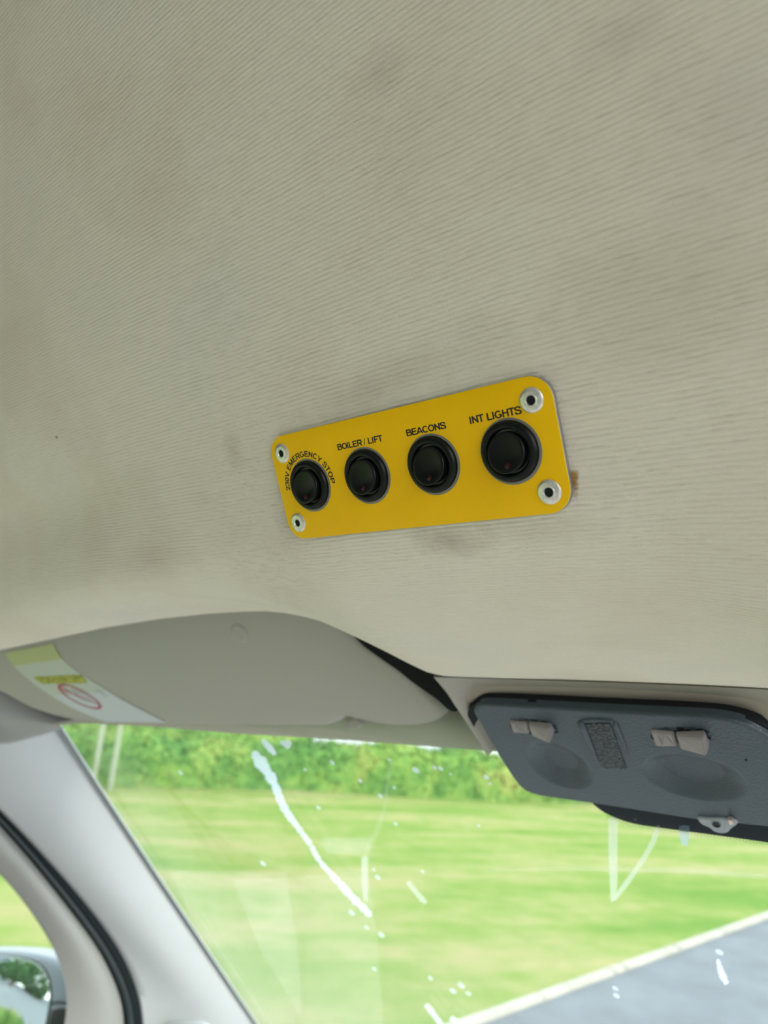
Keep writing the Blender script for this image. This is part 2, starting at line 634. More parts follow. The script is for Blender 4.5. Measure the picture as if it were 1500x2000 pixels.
# black gap between the console and its beige bezel
gp = resample(chaikin([cp(u, v, -.004) for u, v in [(912, 1396), (916, 1383), (930, 1371), (963, 1367), (1169, 1379), (1376, 1389), (1445, 1398), (1500, 1420), (1560, 1466)]], 2), 60)
strip('console_gasket', [gp, gp + CY * .014], M_darkgap, con, thick=-CN * .006)
bez = strip('console_bezel', [ti, ti * .5 + bz * .5 + np.array([0, -.001, -.001]), bz, bz + np.array([0, .008, .006])], simple('beige_bezel', (.33, .295, .245), .5), s1)
# buttons
M_btn = simple('warm_grey_button', (.245, .22, .215), .4)


def button(q, hs, label=None):
    base = [cp(u, v) for u, v in q]
    top = [p + CN * h for p, h in zip(base, hs)]
    c = sum(top) / 4
    top = [c + (p - c) * .86 for p in top]
    V = [p - CN * .001 for p in base] + [b * .35 + t * .65 + (b - t - CN * ((b - t) @ CN)) * .35 for b, t in zip(base, top)] + top
    Fc = []
    for k in range(2):
        for j in range(4):
            Fc.append((k * 4 + j, k * 4 + (j + 1) % 4, k * 4 + 4 + (j + 1) % 4, k * 4 + 4 + j))
    Fc += [(8, 9, 10, 11), (3, 2, 1, 0)]
    o = mesh('light_button', V, Fc, M_btn, con, smooth=False)
    bm = bmesh.new(); bm.from_mesh(o.data)
    bmesh.ops.recalc_face_normals(bm, faces=bm.faces)
    bmesh.ops.bevel(bm, geom=bm.edges[:], offset=.0005, segments=2, affect='EDGES')
    bm.to_mesh(o.data); bm.free()
    return o


def icon(ptsl, wd, par):
    """thin raised marks on a button"""
    V, Fc = [], []
    for (a, b) in ptsl:
        a, b = np.array(a), np.array(b)
        d = unit(b - a); s = unit(np.cross(d, CN)) * wd
        k = len(V)
        V += [a - s, a + s, b + s, b - s, a - s + CN * .0002, a + s + CN * .0002, b + s + CN * .0002, b - s + CN * .0002]
        Fc += [(k + 4, k + 5, k + 6, k + 7), (k, k + 1, k + 5, k + 4), (k + 2, k + 3, k + 7, k + 6), (k + 1, k + 2, k + 6, k + 5), (k + 3, k, k + 4, k + 7)]
    return mesh('button_symbol', V, Fc, simple('button_print', (.22, .2, .2), .6), par, smooth=False)


b1 = button([(995, 1406), (1030, 1409), (1036, 1430), (1003, 1428)], [.0018, .0018, .0018, .0018])
b2 = button([(1032, 1409), (1076, 1412), (1084, 1427), (1040, 1431)], [.0022, .0050, .0105, .0028])
b3 = button([(1270, 1424), (1317, 1428), (1325, 1452), (1281, 1453)], [.0018, .0022, .0026, .0022])
b4 = button([(1320, 1427), (1376, 1425), (1386, 1447), (1330, 1452)], [.0022, .0045, .0095, .0032])
for bt, pts in ((b1, [((1006, 1418), (1026, 1430)), ((1012, 1431), (1024, 1417)), ((1006, 1418), (1018, 1415))]),
                (b3, [((1286, 1438), (1292, 1454)), ((1297, 1438), (1294, 1454)), ((1301, 1438), (1314, 1454))])):
    icon([(cp(*a, .0024), cp(*b, .0024)) for a, b in pts], .00022, bt)
for q in ([(990, 1401), (1080, 1407), (1094, 1428), (1090, 1434), (1000, 1434)], [(1264, 1419), (1380, 1419), (1392, 1440), (1390, 1454), (1276, 1458)]):
    o_ = resample(chaikin([cp(u, v) for u, v in q], 2, True), 40, True)
    pillow('button_well', o_, CN, M_darkgap, con, edge=.0004, thick=.001, rings=3)
    con.children[-1].location = Vector(con.children[-1].location) + Vector(CN * .0006)


def mesh_mat():
    q = NT('black_perforated_mesh')
    g = q.n('ShaderNodeNewGeometry')
    vv = q.n('ShaderNodeTexVoronoi', i_Scale=520.0)
    q.l(g.outputs['Position'], vv.inputs['Vector'])
    q.l(q.ramp(vv.outputs['Distance'], [(.40, (.002, .003, .004)), (.66, (.03, .045, .05))]), q.b.inputs['Base Color'])
    q.b.inputs['Roughness'].default_value = .4
    q.bump(vv.outputs['Distance'], .0012)
    return q.m


gr = [cp(u, v) for u, v in [(1143, 1413), (1193, 1411), (1224, 1501), (1176, 1500)]]
g_o = pillow('microphone_grille', resample(gr, 60, True), CN, mesh_mat(), con, edge=.0006, thick=.001, rings=4)
g_o.location = Vector(g_o.location) + Vector(CN * .0007)


def rail(pts, r0, r1, name, mat, par, nseg=10):
    P = np.array(pts); V = []
    P = resample(P, 16)
    for i, p in enumerate(P):
        t = i / (len(P) - 1); r = (r0 + (r1 - r0) * t) * (1 if 0 < i < len(P) - 1 else .3)
        tn = unit(P[min(i + 1, len(P) - 1)] - P[max(i - 1, 0)])
        s = unit(np.cross(tn, CN))
        for j in range(nseg):
            a = 2 * math.pi * j / nseg
            V.append(p + s * r * math.cos(a) + CN * r * math.sin(a))
    Fc = grid_faces(len(P), nseg, True) + [tuple(range(nseg))[::-1], tuple((len(P) - 1) * nseg + j for j in range(nseg))]
    return fix_normals(mesh(name, V, Fc, mat, par))


rail([cp(1133, 1408), cp(1150, 1444), cp(1170, 1492)], .0026, .0006, 'grille_rail', M_cons, con)
rail([cp(1200, 1409), cp(1216, 1444), cp(1228, 1480)], .0016, .0004, 'grille_rail', M_cons, con)
rail([cp(1136, 1407), cp(1168, 1405), cp(1199, 1408)], .0012, .0012, 'grille_rail', M_cons, con)
lathe('screw_hole', [(.0008, .0002), (.0005, .0004), (0, .0004)], cp(1457, 1484), CX, CY, CN, M_darkgap, con, 12)

# ------------------------------------------------------------------ sun visor
va, vb, vc = at(330, 1415, .452), at(668, 1415, .462), at(520, 1180, .402)
VN = unit(np.cross(vb - va, vc - va))
if VN[1] > 0: VN = -VN


def vp(u, v, h=0.0):
    return on(u, v, va, VN) + VN * h


vis_px = [(-150, 1262), (-120, 1315), (-60, 1330), (0, 1349), (35, 1370), (65, 1385), (130, 1405), (210, 1412), (330, 1416), (500, 1417), (640, 1418), (660, 1415),
          (670, 1405), (686, 1399), (706, 1398), (726, 1402), (745, 1410), (765, 1417), (800, 1419), (840, 1418), (858, 1412), (871, 1400), (873, 1388), (864, 1380),
          (849, 1364), (820, 1336), (788, 1309), (752, 1282), (712, 1255), (680, 1228), (640, 1195), (560, 1160), (400, 1160), (200, 1185), (0, 1225), (-150, 1256)]
vis = tag(empty('sun_visor', vp(330, 1300)), 'folded grey beige sun visor with a warning label, tucked above the windscreen', 'sun visor')
vo = resample(chaikin([vp(u, v) for u, v in vis_px], 2, True), 240, True)
vax = unit(vb - va)
vcen = vo.mean(axis=0)


def vdisp(V):
    return .004 * np.clip(1 - ((V - vcen) @ vax / .30) ** 2, 0, 1)


pillow('visor_panel', vo, VN, M_visor, vis, edge=.010, thick=.018, rings=24, disp=vdisp)
# warning label: follows the visor surface


def vq(u, v, h):
    p = vp(u, v)
    for _ in range(3):
        hh = vdisp(p[None])[0] + h
        p = on(u, v, va + VN * hh, VN)
    return p


def quadpatch(name, L, Rr, mat, par, f, n=16):
    L = resample(chaikin(L, 2), n); Rr = resample(chaikin(Rr, 2), n)
    rows = [[f(*(L[i] * (1 - t) + Rr[i] * t)) for t in np.linspace(0, 1, 8)] for i in range(n)]
    return strip(name, rows, mat, par)


def band_mat():
    q = NT('label_print_bands')
    uvn = q.n('ShaderNodeTexCoord')
    col = q.ramp(q.noise(uvn.outputs['Object'], 300, 3), [(.42, (.40, .42, .05)), (.62, (.20, .21, .03))])
    q.l(col, q.b.inputs['Base Color']); q.b.inputs['Roughness'].default_value = .5
    return q.m


M_lab = simple('label_paper', (.46, .51, .44), .5)
Ll = [(9, 1275), (22, 1296), (48, 1322), (85, 1350), (140, 1384), (205, 1410)]
Lr = [(104, 1257), (115, 1282), (150, 1312), (200, 1343), (262, 1379), (326, 1411)]
lab = quadpatch('warning_label', Ll, Lr, M_lab, vis, lambda u, v: vq(u, v, .0004), 24)
lab['label'] = 'pale warning label with yellow bar and red symbol'


def lerp_lab(a, b):   # a along the label 0..1, b across
    L = resample(chaikin(Ll, 2), 60); Rr = resample(chaikin(Lr, 2), 60)
    i = a * 59; k = int(min(58, i)); tt = i - k
    l = L[k] * (1 - tt) + L[k + 1] * tt; r = Rr[k] * (1 - tt) + Rr[k + 1] * tt
    return l * (1 - b) + r * b


def lab_patch(name, a0, a1, b0, b1, mat, h=.0007):
    rows = [[vq(*lerp_lab(a, b), h) for b in np.linspace(b0, b1, 10)] for a in np.linspace(a0, a1, 8)]
    return strip(name, rows, mat, lab)


quadpatch('label_header', [(66, 1322), (70, 1329), (85, 1336)], [(158, 1318), (165, 1326), (171, 1334)], band_mat(), lab, lambda u, v: vq(u, v, .0008), 6)
lab_patch('label_band', .0, .13, 0, 1, simple('label_yellowgreen', (.42, .46, .22), .5))
lab_patch('label_lower_panel', .52, 1.0, .02, .98, simple('label_white', (.50, .54, .57), .5))
# red prohibition ring with a pale figure inside
ringc, ra_, rb_ = np.array([155, 1361]), 48, 13
aa = np.linspace(0, 2 * math.pi, 49)
rot = math.radians(27)


def el(k, c=ringc, a_=ra_, b_=rb_):
    return [(c[0] + k * a_ * math.cos(t) * math.cos(rot) - k * b_ * math.sin(t) * math.sin(rot),
             c[1] + k * a_ * math.cos(t) * math.sin(rot) + k * b_ * math.sin(t) * math.cos(rot)) for t in aa]


rr = [[vq(u, v, .0011) for u, v in el(k)] for k in (1.0, .86)]
strip('prohibition_ring', rr, simple('label_red', (.42, .10, .13), .5), lab)
bar = [[vq(u, v, .0011) for u, v in [(113, 1340), (190, 1374)]], [vq(u, v, .0011) for u, v in [(115, 1346), (196, 1378)]]]
strip('prohibition_bar', bar, simple('label_red_bar', (.45, .22, .25), .5), lab)
fg = [[vq(u, v, .0010) for u, v in el(.5, ringc + [4, -1])], [vq(u, v, .0010) for u, v in el(.32, ringc + [4, -1])]]
strip('label_pictogram', fg, simple('label_grey', (.42, .45, .48), .5), lab)
ay = [[vq(u, v, .0010) for u, v in [(183, 1350), (195, 1349), (210, 1360)]], [vq(u, v, .0010) for u, v in [(183, 1353), (195, 1353), (207, 1363)]]]
strip('label_arrow', ay, simple('label_grey_mark', (.40, .44, .46), .5), lab)
# soft round press mark on the visor
lathe('visor_dimple', [(.0085, .0003), (.0075, .0009), (.0055, .0011), (.0035, .0006), (0, .0004)], vq(467, 1237, 0), vax, unit(np.cross(VN, vax)), VN, M_visor, vis, 32)

# ------------------------------------------------------------------ windscreen pillar
pr_px = [(80, 1392), (105, 1425), (180, 1540), (300, 1720), (400, 1868), (490, 2000), (640, 2220), (790, 2440)]
pR = resample([ws(u, v, .004) for u, v in pr_px], 70)
pl_px = [(-150, 1440), (-60, 1520), (0, 1580), (60, 1640), (150, 1740), (215, 1822), (250, 1880), (270, 1930), (280, 1980), (284, 2050), (290, 2180), (296, 2420)]
pL = resample(chaikin([side(u, v, .0) for u, v in pl_px], 2), 70)
rows = [pR + np.array([-.006, .014, .004]), pR + np.array([-.002, .004, .001])]
for t in np.linspace(0, 1, 22):
    b = math.sin(math.pi * t)
    rows.append(pR * (1 - t) + pL * t + np.array([.009 * b, -.008 * b, 0]) * (1 - .0 * t))
rows.append(pL + np.array([-.012, -.001, 0])); rows.append(pL + np.array([-.03, .004, 0]))
pil = strip('trim_3', rows, M_pillar, angle=60)
tag(pil, kind='structure')
gl = pR + np.array([.004, .006, 0])
strip('pillar_gasket', [gl, gl + np.array([-.003, .003, .0]), gl + np.array([-.007, .007, 0])], simple('dark_green_rubber', (.003, .014, .008), .8, spec=.15), pil)
# cap low on the pillar
cpx = [pL[40] * .5 + pR[40] * .5]
pc_ = side(362, 2010, -.03)
kc = pillow('pillar_cap', [at(u, v, .86) for u, v in chaikin([(310, 2010), (325, 2004), (365, 2002), (395, 2006), (402, 2022), (390, 2044), (320, 2044), (306, 2024)], 2, True)],
            (.4, -.9, 0), M_pillar, pil, edge=.004, thick=.02)

# --- soft headliner corner above the pillar seam
c_top = [(-330, 1340), (-200, 1318), (-100, 1322), (0, 1345), (60, 1376), (100, 1394), (132, 1408)]
c_bot = [(-330, 1560), (-200, 1512), (-100, 1478), (0, 1452), (60, 1436), (90, 1427), (108, 1420)]
ct = resample(chaikin([at(u, v, .45) for u, v in c_top], 2), 40)
cb = resample([at(u, v, .452 + .0) for u, v in c_bot], 40)
rows = [ct * (1 - t) + cb * t + np.array([.004, -.012, 0]) * math.sin(math.pi * t) for t in np.linspace(0, 1, 14)]
rows = [ct + np.array([0, .03, .01])] + rows + [cb + np.array([0, .012, 0])]
corner = strip('trim_4', rows, simple('pale_headliner_corner', (.33, .33, .325), .8), angle=60)
tag(corner, kind='structure')

# ------------------------------------------------------------------ door frame, seal, side glass
dr_in = [(-160, 1450), (-60, 1548), (0, 1612), (60, 1680), (135, 1775), (190, 1850), (222, 1912), (238, 1960), (243, 2010), (246, 2150), (250, 2400)]
dr_out = [(-200, 1560), (-100, 1618), (0, 1705), (55, 1772), (98, 1838), (120, 1890), (131, 1940), (130, 1980), (120, 2030), (90, 2140), (60, 2400)]
di = resample(chaikin([side(u, v, .012) for u, v in dr_in], 2), 60)
do = resample(chaikin([side(u, v, .022) for u, v in dr_out], 2), 60)
door = tag(empty('door_1', di[45]), kind='structure')
rows = [di + np.array([-.03, 0, 0])] + [di * (1 - t) + do * t + np.array([.012, 0, 0]) * math.sin(math.pi * t) for t in np.linspace(0, 1, 12)] + [do + np.array([-.020, .016, -.009])]
strip('door_frame', rows, M_door, door, angle=60)
sl_o = resample(chaikin([side(u, v, .006) for u, v in pl_px], 2), 60)
sl = []
for k in range(12):
    a = math.pi * k / 11
    sl.append(sl_o * (.5 + .5 * math.cos(a)) + di * (.5 - .5 * math.cos(a)) + np.array([.010, 0, 0]) * math.sin(a) + np.array([-.004, 0, 0]))
seal = strip('door_seal', sl, M_seal, door)
st_ = [sl_o * .28 + di * .72 + np.array([.010, 0, 0]), sl_o * .20 + di * .80 + np.array([.011, 0, 0]), sl_o * .10 + di * .90 + np.array([.006, 0, 0])]
strip('seal_lip', st_, simple('grey_rubber_lip', (.03, .042, .048), .5), seal)
# door lining below the window and the rest of the left side behind the frame (out of the picture)
zb_, xb_ = EYE[2] - .95, -.95
box('door_lining', (-1.03, -.62, EYE[2] - 1.55), (-1.0, 1.05, EYE[2] - .80), M_dash, door)


def glass_mat(name, tint, refl):
    q = NT(name)
    q.t.nodes.remove(q.b)
    tr = q.n('ShaderNodeBsdfTransparent'); tr.inputs[0].default_value = (*tint, 1)
    gg = q.n('ShaderNodeBsdfGlossy'); gg.inputs['Roughness'].default_value = .0
    lw = q.n('ShaderNodeLayerWeight'); lw.inputs['Blend'].default_value = .5
    mx = q.n('ShaderNodeMixShader')
    q.l(q.math('MULTIPLY', q.math('ADD', q.math('MULTIPLY', q.math('POWER', lw.outputs['Facing'], 5.0), .9), .035), refl), mx.inputs[0])
    q.l(tr.outputs[0], mx.inputs[1]); q.l(gg.outputs[0], mx.inputs[2]); q.l(mx.outputs[0], q.o.inputs['Surface'])
    return q.m


M_glass = glass_mat('windscreen_glass', (.97, 1.0, .97), .5)
M_sglass = glass_mat('side_glass', (.96, 1.0, .95), .6)
# windscreen: one slanting pane
s_up = unit(np.cross(WN, [1, 0, 0]))
if s_up[2] < 0: s_up = -s_up


def wpt(x, y):
    z = WP[2] - (WN[1] * (y - WP[1])) / WN[2]
    return np.array([x, y, z])


og = [wpt(-.86, .475), wpt(-.12, .455), wpt(.62, .475), wpt(.86, 1.20), wpt(-1.06, 1.20)]
og = [np.array(p) - WN * .004 for p in og]
wsg = pillow('window_1', resample(og, 60, True), WN, M_glass, edge=.0005, thick=.005, rings=1)
tag(wsg, kind='structure')
# side window
n_s = unit([1, 0, -.25])
sg = [np.array([-.83 - .03 + .25 * (z), y, EYE[2] + z]) for y, z in ((.30, .02), (.62, -.30), (.90, -.62), (1.0, -.88), (-.6, -.88), (-.6, .02))]
sgl = pillow('window_2', resample(sg, 60, True), n_s, M_sglass, edge=.0005, thick=.004, rings=1)
tag(sgl, kind='structure')

# --- black border band behind the console, mirror base
fr_px = [(1120, 1500), (1135, 1545), (1150, 1563), (1165, 1577), (1185, 1591), (1230, 1609), (1300, 1619), (1400, 1632), (1500, 1646), (1620, 1664), (1740, 1676), (1840, 1660), (1880, 1560), (1880, 1480), (1500, 1470)]
fo = resample(chaikin([ws(u, v, .0012) for u, v in fr_px], 2, True), 120, True)
frit = pillow('frit_band', fo, WN, simple('black_ceramic_border', (.006, .012, .018), .6, spec=.2), wsg, edge=.0002, thick=.0012, rings=3)
V, Fc = [], []
for k in range(3):                     # fading dots under the band
    for i in range(60):
        t = i / 59
        u0 = 1185 + (1560 - 1185) * t
        v0 = np.interp(u0, [1185, 1230, 1300, 1400, 1500, 1620], [1591, 1609, 1619, 1632, 1646, 1664]) + 2.5 + k * 3.4
        p = ws(u0 + (k % 2) * 3, v0, .001)
        r = .00055 - k * .00014
        b = len(V)
        for j in range(6):
            a = j * math.pi / 3
            V.append(p + np.array([1, 0, 0]) * r * math.cos(a) + s_up * r * math.sin(a))
        Fc.append(tuple(range(b, b + 6)))
mesh('frit_dots', V, Fc, simple('ceramic_dots', (.10, .14, .13), .5), wsg, smooth=False)
mb = tag(empty('mirror_mount', ws(1400, 1612, .006)), 'pale grey clip with a round hole on the black windscreen band under the console', 'mirror clip')
mo = chaikin([(1360, 1597), (1380, 1601), (1410, 1600), (1432, 1601), (1444, 1609), (1428, 1620), (1420, 1630), (1396, 1628), (1386, 1618), (1366, 1610)], 2, True)
pillow('clip_body', [ws(u, v, .008) for u, v in mo], WN, simple('pale_grey_clip', (.30, .33, .36), .45), mb, edge=.0015, thick=.006)
lathe('clip_hole', [(.0024, .0001), (.0022, .0004), (.0016, .0003), (0, .0002)], ws(1399, 1611, .009), np.array([1.0, 0, 0]), s_up, WN, M_black, mb, 20)
pillow('clip_contact', [ws(u, v, .0105) for u, v in [(1421, 1603), (1430, 1603), (1434, 1611), (1425, 1612)]], WN, simple('bright_clip_metal', (.7, .6, .55), .35, .6), mb, edge=.0006, thick=.003)

# --- water marks on the windscreen, and reflections painted as thin films
def film(name, col, alpha):
    q = NT(name)
    q.t.nodes.remove(q.b)
    tr = q.n('ShaderNodeBsdfTransparent')
    df = q.n('ShaderNodeBsdfDiffuse'); df.inputs[0].default_value = (*col, 1)
    tl = q.n('ShaderNodeBsdfTranslucent'); tl.inputs[0].default_value = (*col, 1)
    m1 = q.n('ShaderNodeMixShader'); m1.inputs[0].default_value = .65
    q.l(df.outputs[0], m1.inputs[1]); q.l(tl.outputs[0], m1.inputs[2])
    mx = q.n('ShaderNodeMixShader'); mx.inputs[0].default_value = alpha
    q.l(tr.outputs[0], mx.inputs[1]); q.l(m1.outputs[0], mx.inputs[2]); q.l(mx.outputs[0], q.o.inputs['Surface'])
    return q.m


M_drop = film('cloudy_water', (.66, .72, .78), .38)
M_streak = film('streak_water', (.68, .74, .88), .62)
M_pale_film = film('reflection_and_streak_film', (.62, .64, .60), .42)  # film for painted reflections, also used on one water streak
M_reflect = film('faint_reflection_film', (.65, .66, .60), .08)  # film for the faintest reflections painted on the glass
M_blue = film('bluish_glass_patch', (.40, .52, .68), .5)  # bluish patch drawn as a film on the glass


def ribbon(name, pts, mat, off=.0016, jitter=.25, hgt=.0005):
    """pts: (u, v, width px); a low mound following the path on the glass"""
    P = resample(chaikin(pts, 2), max(6, int(len(pts) * 7)))
    rows = []
    for i in range(len(P)):
        a, b = P[max(0, i - 1)], P[min(len(P) - 1, i + 1)]
        d = unit((b - a)[:2]); s = np.array([-d[1], d[0]])
        wd = P[i][2] * .5 * (1 + random.uniform(-jitter, jitter)) * (.35 if i in (0, len(P) - 1) else 1)
        rows.append([ws(*(P[i][:2] + s * wd * k), off + hgt * (1 - k * k)) for k in (-1, -.5, 0, .5, 1)])
    return strip(name, rows, mat, wsg)


def patch(name, pts, mat, off=.0010):
    o = resample(chaikin([ws(u, v, off) for u, v in pts], 1, True), 40, True)
    return pillow(name, o, WN, mat, wsg, edge=.0001, thick=.0002, rings=2)


def plane_patch(name, pts, mat, off=.0010):
    V = [ws(u, v, off) for u, v in pts]
    return mesh(name, V, [tuple(range(len(V)))], mat, wsg, smooth=False)


ribbon('water_streak', [(494, 1468, 16), (508, 1488, 24), (528, 1515, 19), (540, 1540, 13), (547, 1562, 16), (562, 1590, 12), (585, 1620, 10), (607, 1650, 9)], M_streak)
ribbon('water_streak', [(607, 1650, 9), (622, 1680, 9), (645, 1705, 9), (668, 1730, 12), (690, 1755, 14), (712, 1775, 14), (724, 1790, 9)], M_streak)
ribbon('water_streak', [(512, 1444, 10), (524, 1458, 13), (538, 1474, 9)], M_streak)
ribbon('water_streak', [(548, 1450, 9), (558, 1452, 14), (568, 1456, 16)], M_streak)
ribbon('water_streak', [(796, 1722, 8), (812, 1742, 9), (832, 1764, 10)], M_pale_film)
ribbon('water_streak', [(832, 1962, 10), (845, 1978, 9), (864, 2004, 8)], M_streak)
ribbon('water_streak', [(880, 1988, 9), (892, 1996, 12), (905, 2010, 9)], M_streak)
ribbon('water_streak', [(1402, 1873, 7), (1406, 1890, 9), (1410, 1903, 14), (1420, 1922, 9)], M_streak)
drops = [(649, 1489, 6), (761, 1484, 5), (812, 1504, 9), (849, 1499, 6), (861, 1501, 6), (950, 1518, 6.5), (743, 1554, 6), (622, 1577, 6), (514, 1686, 7),
         (773, 1609, 4.5), (825, 1702, 4.5), (738, 1713, 6), (730, 1698, 4), (687, 1782, 7), (745, 1825, 7), (716, 1811, 5), (731, 1892, 5.5), (841, 1910, 5),
         (885, 1935, 7), (901, 1924, 7), (915, 1940, 6), (353, 1509, 5), (704, 1525, 5), (770, 1538, 4), (1405, 1859, 7), (1202, 1930, 6), (1204, 1944, 6),
         (596, 1503, 4), (935, 1612, 4), (957, 1530, 4), (880, 1512, 3.5), (1241, 1600, 3)]
for u, v, r in drops:
    c = ws(u, v, .0009)
    rr_ = r / F * np.linalg.norm(c - EYE) * .8
    lathe('water_droplet', [(rr_, 0), (rr_ * .85, rr_ * .3), (rr_ * .5, rr_ * .5), (0, rr_ * .6)], c, np.array([1.0, 0, 0]), s_up * random.uniform(1.0, 1.35), WN, M_drop, wsg, 14)
ribbon('painted_mark', [(1198, 1596, 18), (1197, 1650, 18), (1198, 1700, 16), (1199, 1735, 14), (1195, 1762, 5)], M_pale_film, jitter=.03)  # pale V of reflections, painted onto the glass as two films
ribbon('painted_mark', [(1286, 1612, 11), (1278, 1640, 11), (1262, 1670, 10), (1238, 1705, 10), (1216, 1735, 11), (1197, 1760, 7)], M_pale_film, jitter=.03)
ribbon('painted_mark', [(713, 1672, 13), (712, 1700, 12), (713, 1730, 11), (714, 1760, 7)], M_pale_film, jitter=.03)
ribbon('painted_mark', [(763, 1484, 10), (757, 1540, 9), (748, 1590, 10), (733, 1632, 12), (716, 1664, 12)], M_reflect, jitter=.03)
plane_patch('painted_mark', [(622, 1644), (632, 1634), (728, 1634), (720, 1673), (640, 1668)], M_reflect, .0013)  # triangular reflection painted as stacked films
plane_patch('painted_mark', [(630, 1648), (640, 1638), (722, 1640), (718, 1668), (640, 1664)], M_reflect, .0016)
ribbon('painted_mark', [(950, 1700, 5), (1080, 1696, 9), (1220, 1697, 11), (1350, 1700, 12), (1500, 1712, 15)], M_reflect, jitter=.05)  # thin reflected line painted across the glass
ribbon('painted_mark', [(1100, 1698, 3), (1300, 1699, 5), (1500, 1711, 7)], M_reflect, jitter=.05, off=.002)
ribbon('painted_mark', [(1336, 1612, 20), (1337, 1635, 20), (1338, 1652, 10)], M_blue, jitter=.03)
ribbon('painted_mark', [(215, 1552, 5), (262, 1620, 12), (330, 1720, 14), (400, 1822, 16), (470, 1925, 18), (520, 2004, 18)], M_reflect, jitter=.05)  # reflection of the pillar edge, painted as a strip
plane_patch('painted_mark', [(330, 1700), (560, 1705), (580, 1850), (592, 2004), (500, 2004), (400, 1850)], M_reflect, .0008)  # broad pale reflections painted low on the glass
plane_patch('painted_mark', [(455, 1720), (720, 1700), (738, 1840), (748, 2004), (600, 2004), (510, 1860)], M_reflect, .0020)


# ------------------------------------------------------------------ yellow switch panel
def pp(x, y, h=0.0):              # millimetres on the plate, y down, h out toward the cab
    return PC + PA * (x / 1000) + PB * (y / 1000) + PO * (h / 1000)


def rrect(hw, hh, r, n=10, h=0.0):
    P = []
    for cx_, cy_, a0 in ((hw - r, hh - r, 0), (-hw + r, hh - r, 90), (-hw + r, -hh + r, 180), (hw - r, -hh + r, 270)):
        for k in range(n + 1):
            a = math.radians(a0 + 90 * k / n)
            P.append(pp(cx_ + r * math.cos(a), cy_ + r * math.sin(a), h))
    return P


def yellow_mat():
    q = NT('yellow_laminate')
    g = q.n('ShaderNodeNewGeometry')
    sp_ = q.noise(g.outputs['Position'], 900, 2, .7)
    speck = q.ramp(sp_, [(.0, (1, 1, 1)), (.20, (1, 1, 1)), (.24, (0, 0, 0))])
    base = q.ramp(q.noise(g.outputs['Position'], 40, 3), [(.35, (.82, .47, .0)), (.65, (.86, .50, .0))])
    q.l(q.mix(speck, base, (.28, .17, .01)), q.b.inputs['Base Color'])
    q.b.inputs['Roughness'].default_value = .34
    q.b.inputs['Specular IOR Level'].default_value = .2
    q.bump(q.noise(g.outputs['Position'], 120, 2), .0001, .4)
    return q.m


def alu_mat():
    q = NT('spun_aluminium')
    g = q.n('ShaderNodeNewGeometry')
    n_ = q.noise(g.outputs['Position'], 500, 3, .6)
    q.l(q.ramp(n_, [(.3, (.58, .57, .55)), (.7, (.80, .79, .77))]), q.b.inputs['Base Color'])
    q.b.inputs['Metallic'].default_value = .85
    q.b.inputs['Roughness'].default_value = .38
    q.bump(n_, .00008)
    return q.m


M_alu = alu_mat()
panel = tag(empty('switch_panel', pp(0, 0, -2)), 'yellow switch plate with four round black switches riveted to the ribbed ceiling lining', 'switch panel')
pillow('aluminium_backing', rrect(73.35, 25.35, 9.4, 12, 0.0 - .35), PO, simple('dull_aluminium_edge', (.34, .34, .32), .45, .7), panel, edge=.0003, thick=.0019, rings=2)
pillow('face_plate', rrect(73.2, 25.2, 9.3, 12, 0.0), PO, yellow_mat(), panel, edge=.00015, thick=.00034, rings=3)
M_led = simple('dark_red_lens', (.028, .0015, .006), .3, spec=.3)
M_rim = simple('grey_cutout_rim', (.22, .22, .20), .5, .4)
for sx, tilt in ((-52.6, 1.0), (-17.6, .9), (17.5, 1.1), (52.6, .9)):
    c0 = pp(sx, .15)
    bz_ = lathe('rocker_switch', [(.0117, 0), (.0117, .0007), (.01145, .0013), (.0108, .00195), (.0099, .0023), (.0091, .0022), (.0086, .0017), (.0083, .0008), (.0082, -.004)],
                c0, PA, PB, PO, M_black, panel, 72, 50)
    # rocker: round, slightly dished, its lower edge standing proud
    rows = []
    nn = 48
    prof = [(.0077, -.003), (.0077, .0), (.0076, .0003), (.0073, .0006), (.0068, .00065), (.0055, .0004), (.0035, .0001), (.0015, 0.0), (.00002, 0.0)]
    for r, h in prof:
        row = []
        for j in range(nn):
            a = 2 * math.pi * j / nn
            x, y = r * math.cos(a), r * math.sin(a)
            hh = h
            if h > -.001:
                hh = h + .0031 + y * .17 * tilt + (max(0, y) ** 2) * 9
            row.append(c0 + PA * x + PB * y + PO * hh)
        rows.append(row)
    rk = strip('rocker', rows, M_black, bz_, closed=True, angle=45)
    hl = .0031 + .0048 * .17 * tilt + .0048 ** 2 * 9 + .0003
    lathe('indicator_lens', [(.00115, -.0003), (.0011, .0002), (.0007, .0004), (0, .0005)], c0 + PB * .0048 + PA * .0003 + PO * hl, PA, unit(PB + PO * .22), unit(PO - PB * .22), M_led, bz_, 20)
    lathe('cutout_rim', [(.0126, 0), (.0126, .00012), (.0115, .00012), (.0115, 0)], c0 + PA * .00035 + PB * .0001 + PO * .00002, PA, PB, PO, M_rim, panel, 72)
for rx, ry in ((-65.6, -17.0), (-65.7, 17.1), (65.1, -16.6), (65.2, 17.1)):
    rv = lathe('rivet', [(.00465, 0), (.00462, .0003), (.0043, .0006), (.0036, .00085), (.0027, .00100), (.0024, .00100), (.0023, .0011), (.0019, .0011), (.0017, .0008), (.0016, .0002), (.0015, -.0012)],
               pp(rx, ry), PA, PB, PO, M_alu, panel, 48, 40)
    lathe('rivet_core', [(.00166, .0001), (.00166, .00062), (.0012, .00045), (.0006, .0004), (0, .0004)], pp(rx, ry), PA, PB, PO, M_darkgap, rv, 24)

# ---- lettering
M_ink = simple('black_print', (.006, .006, .005), .5)


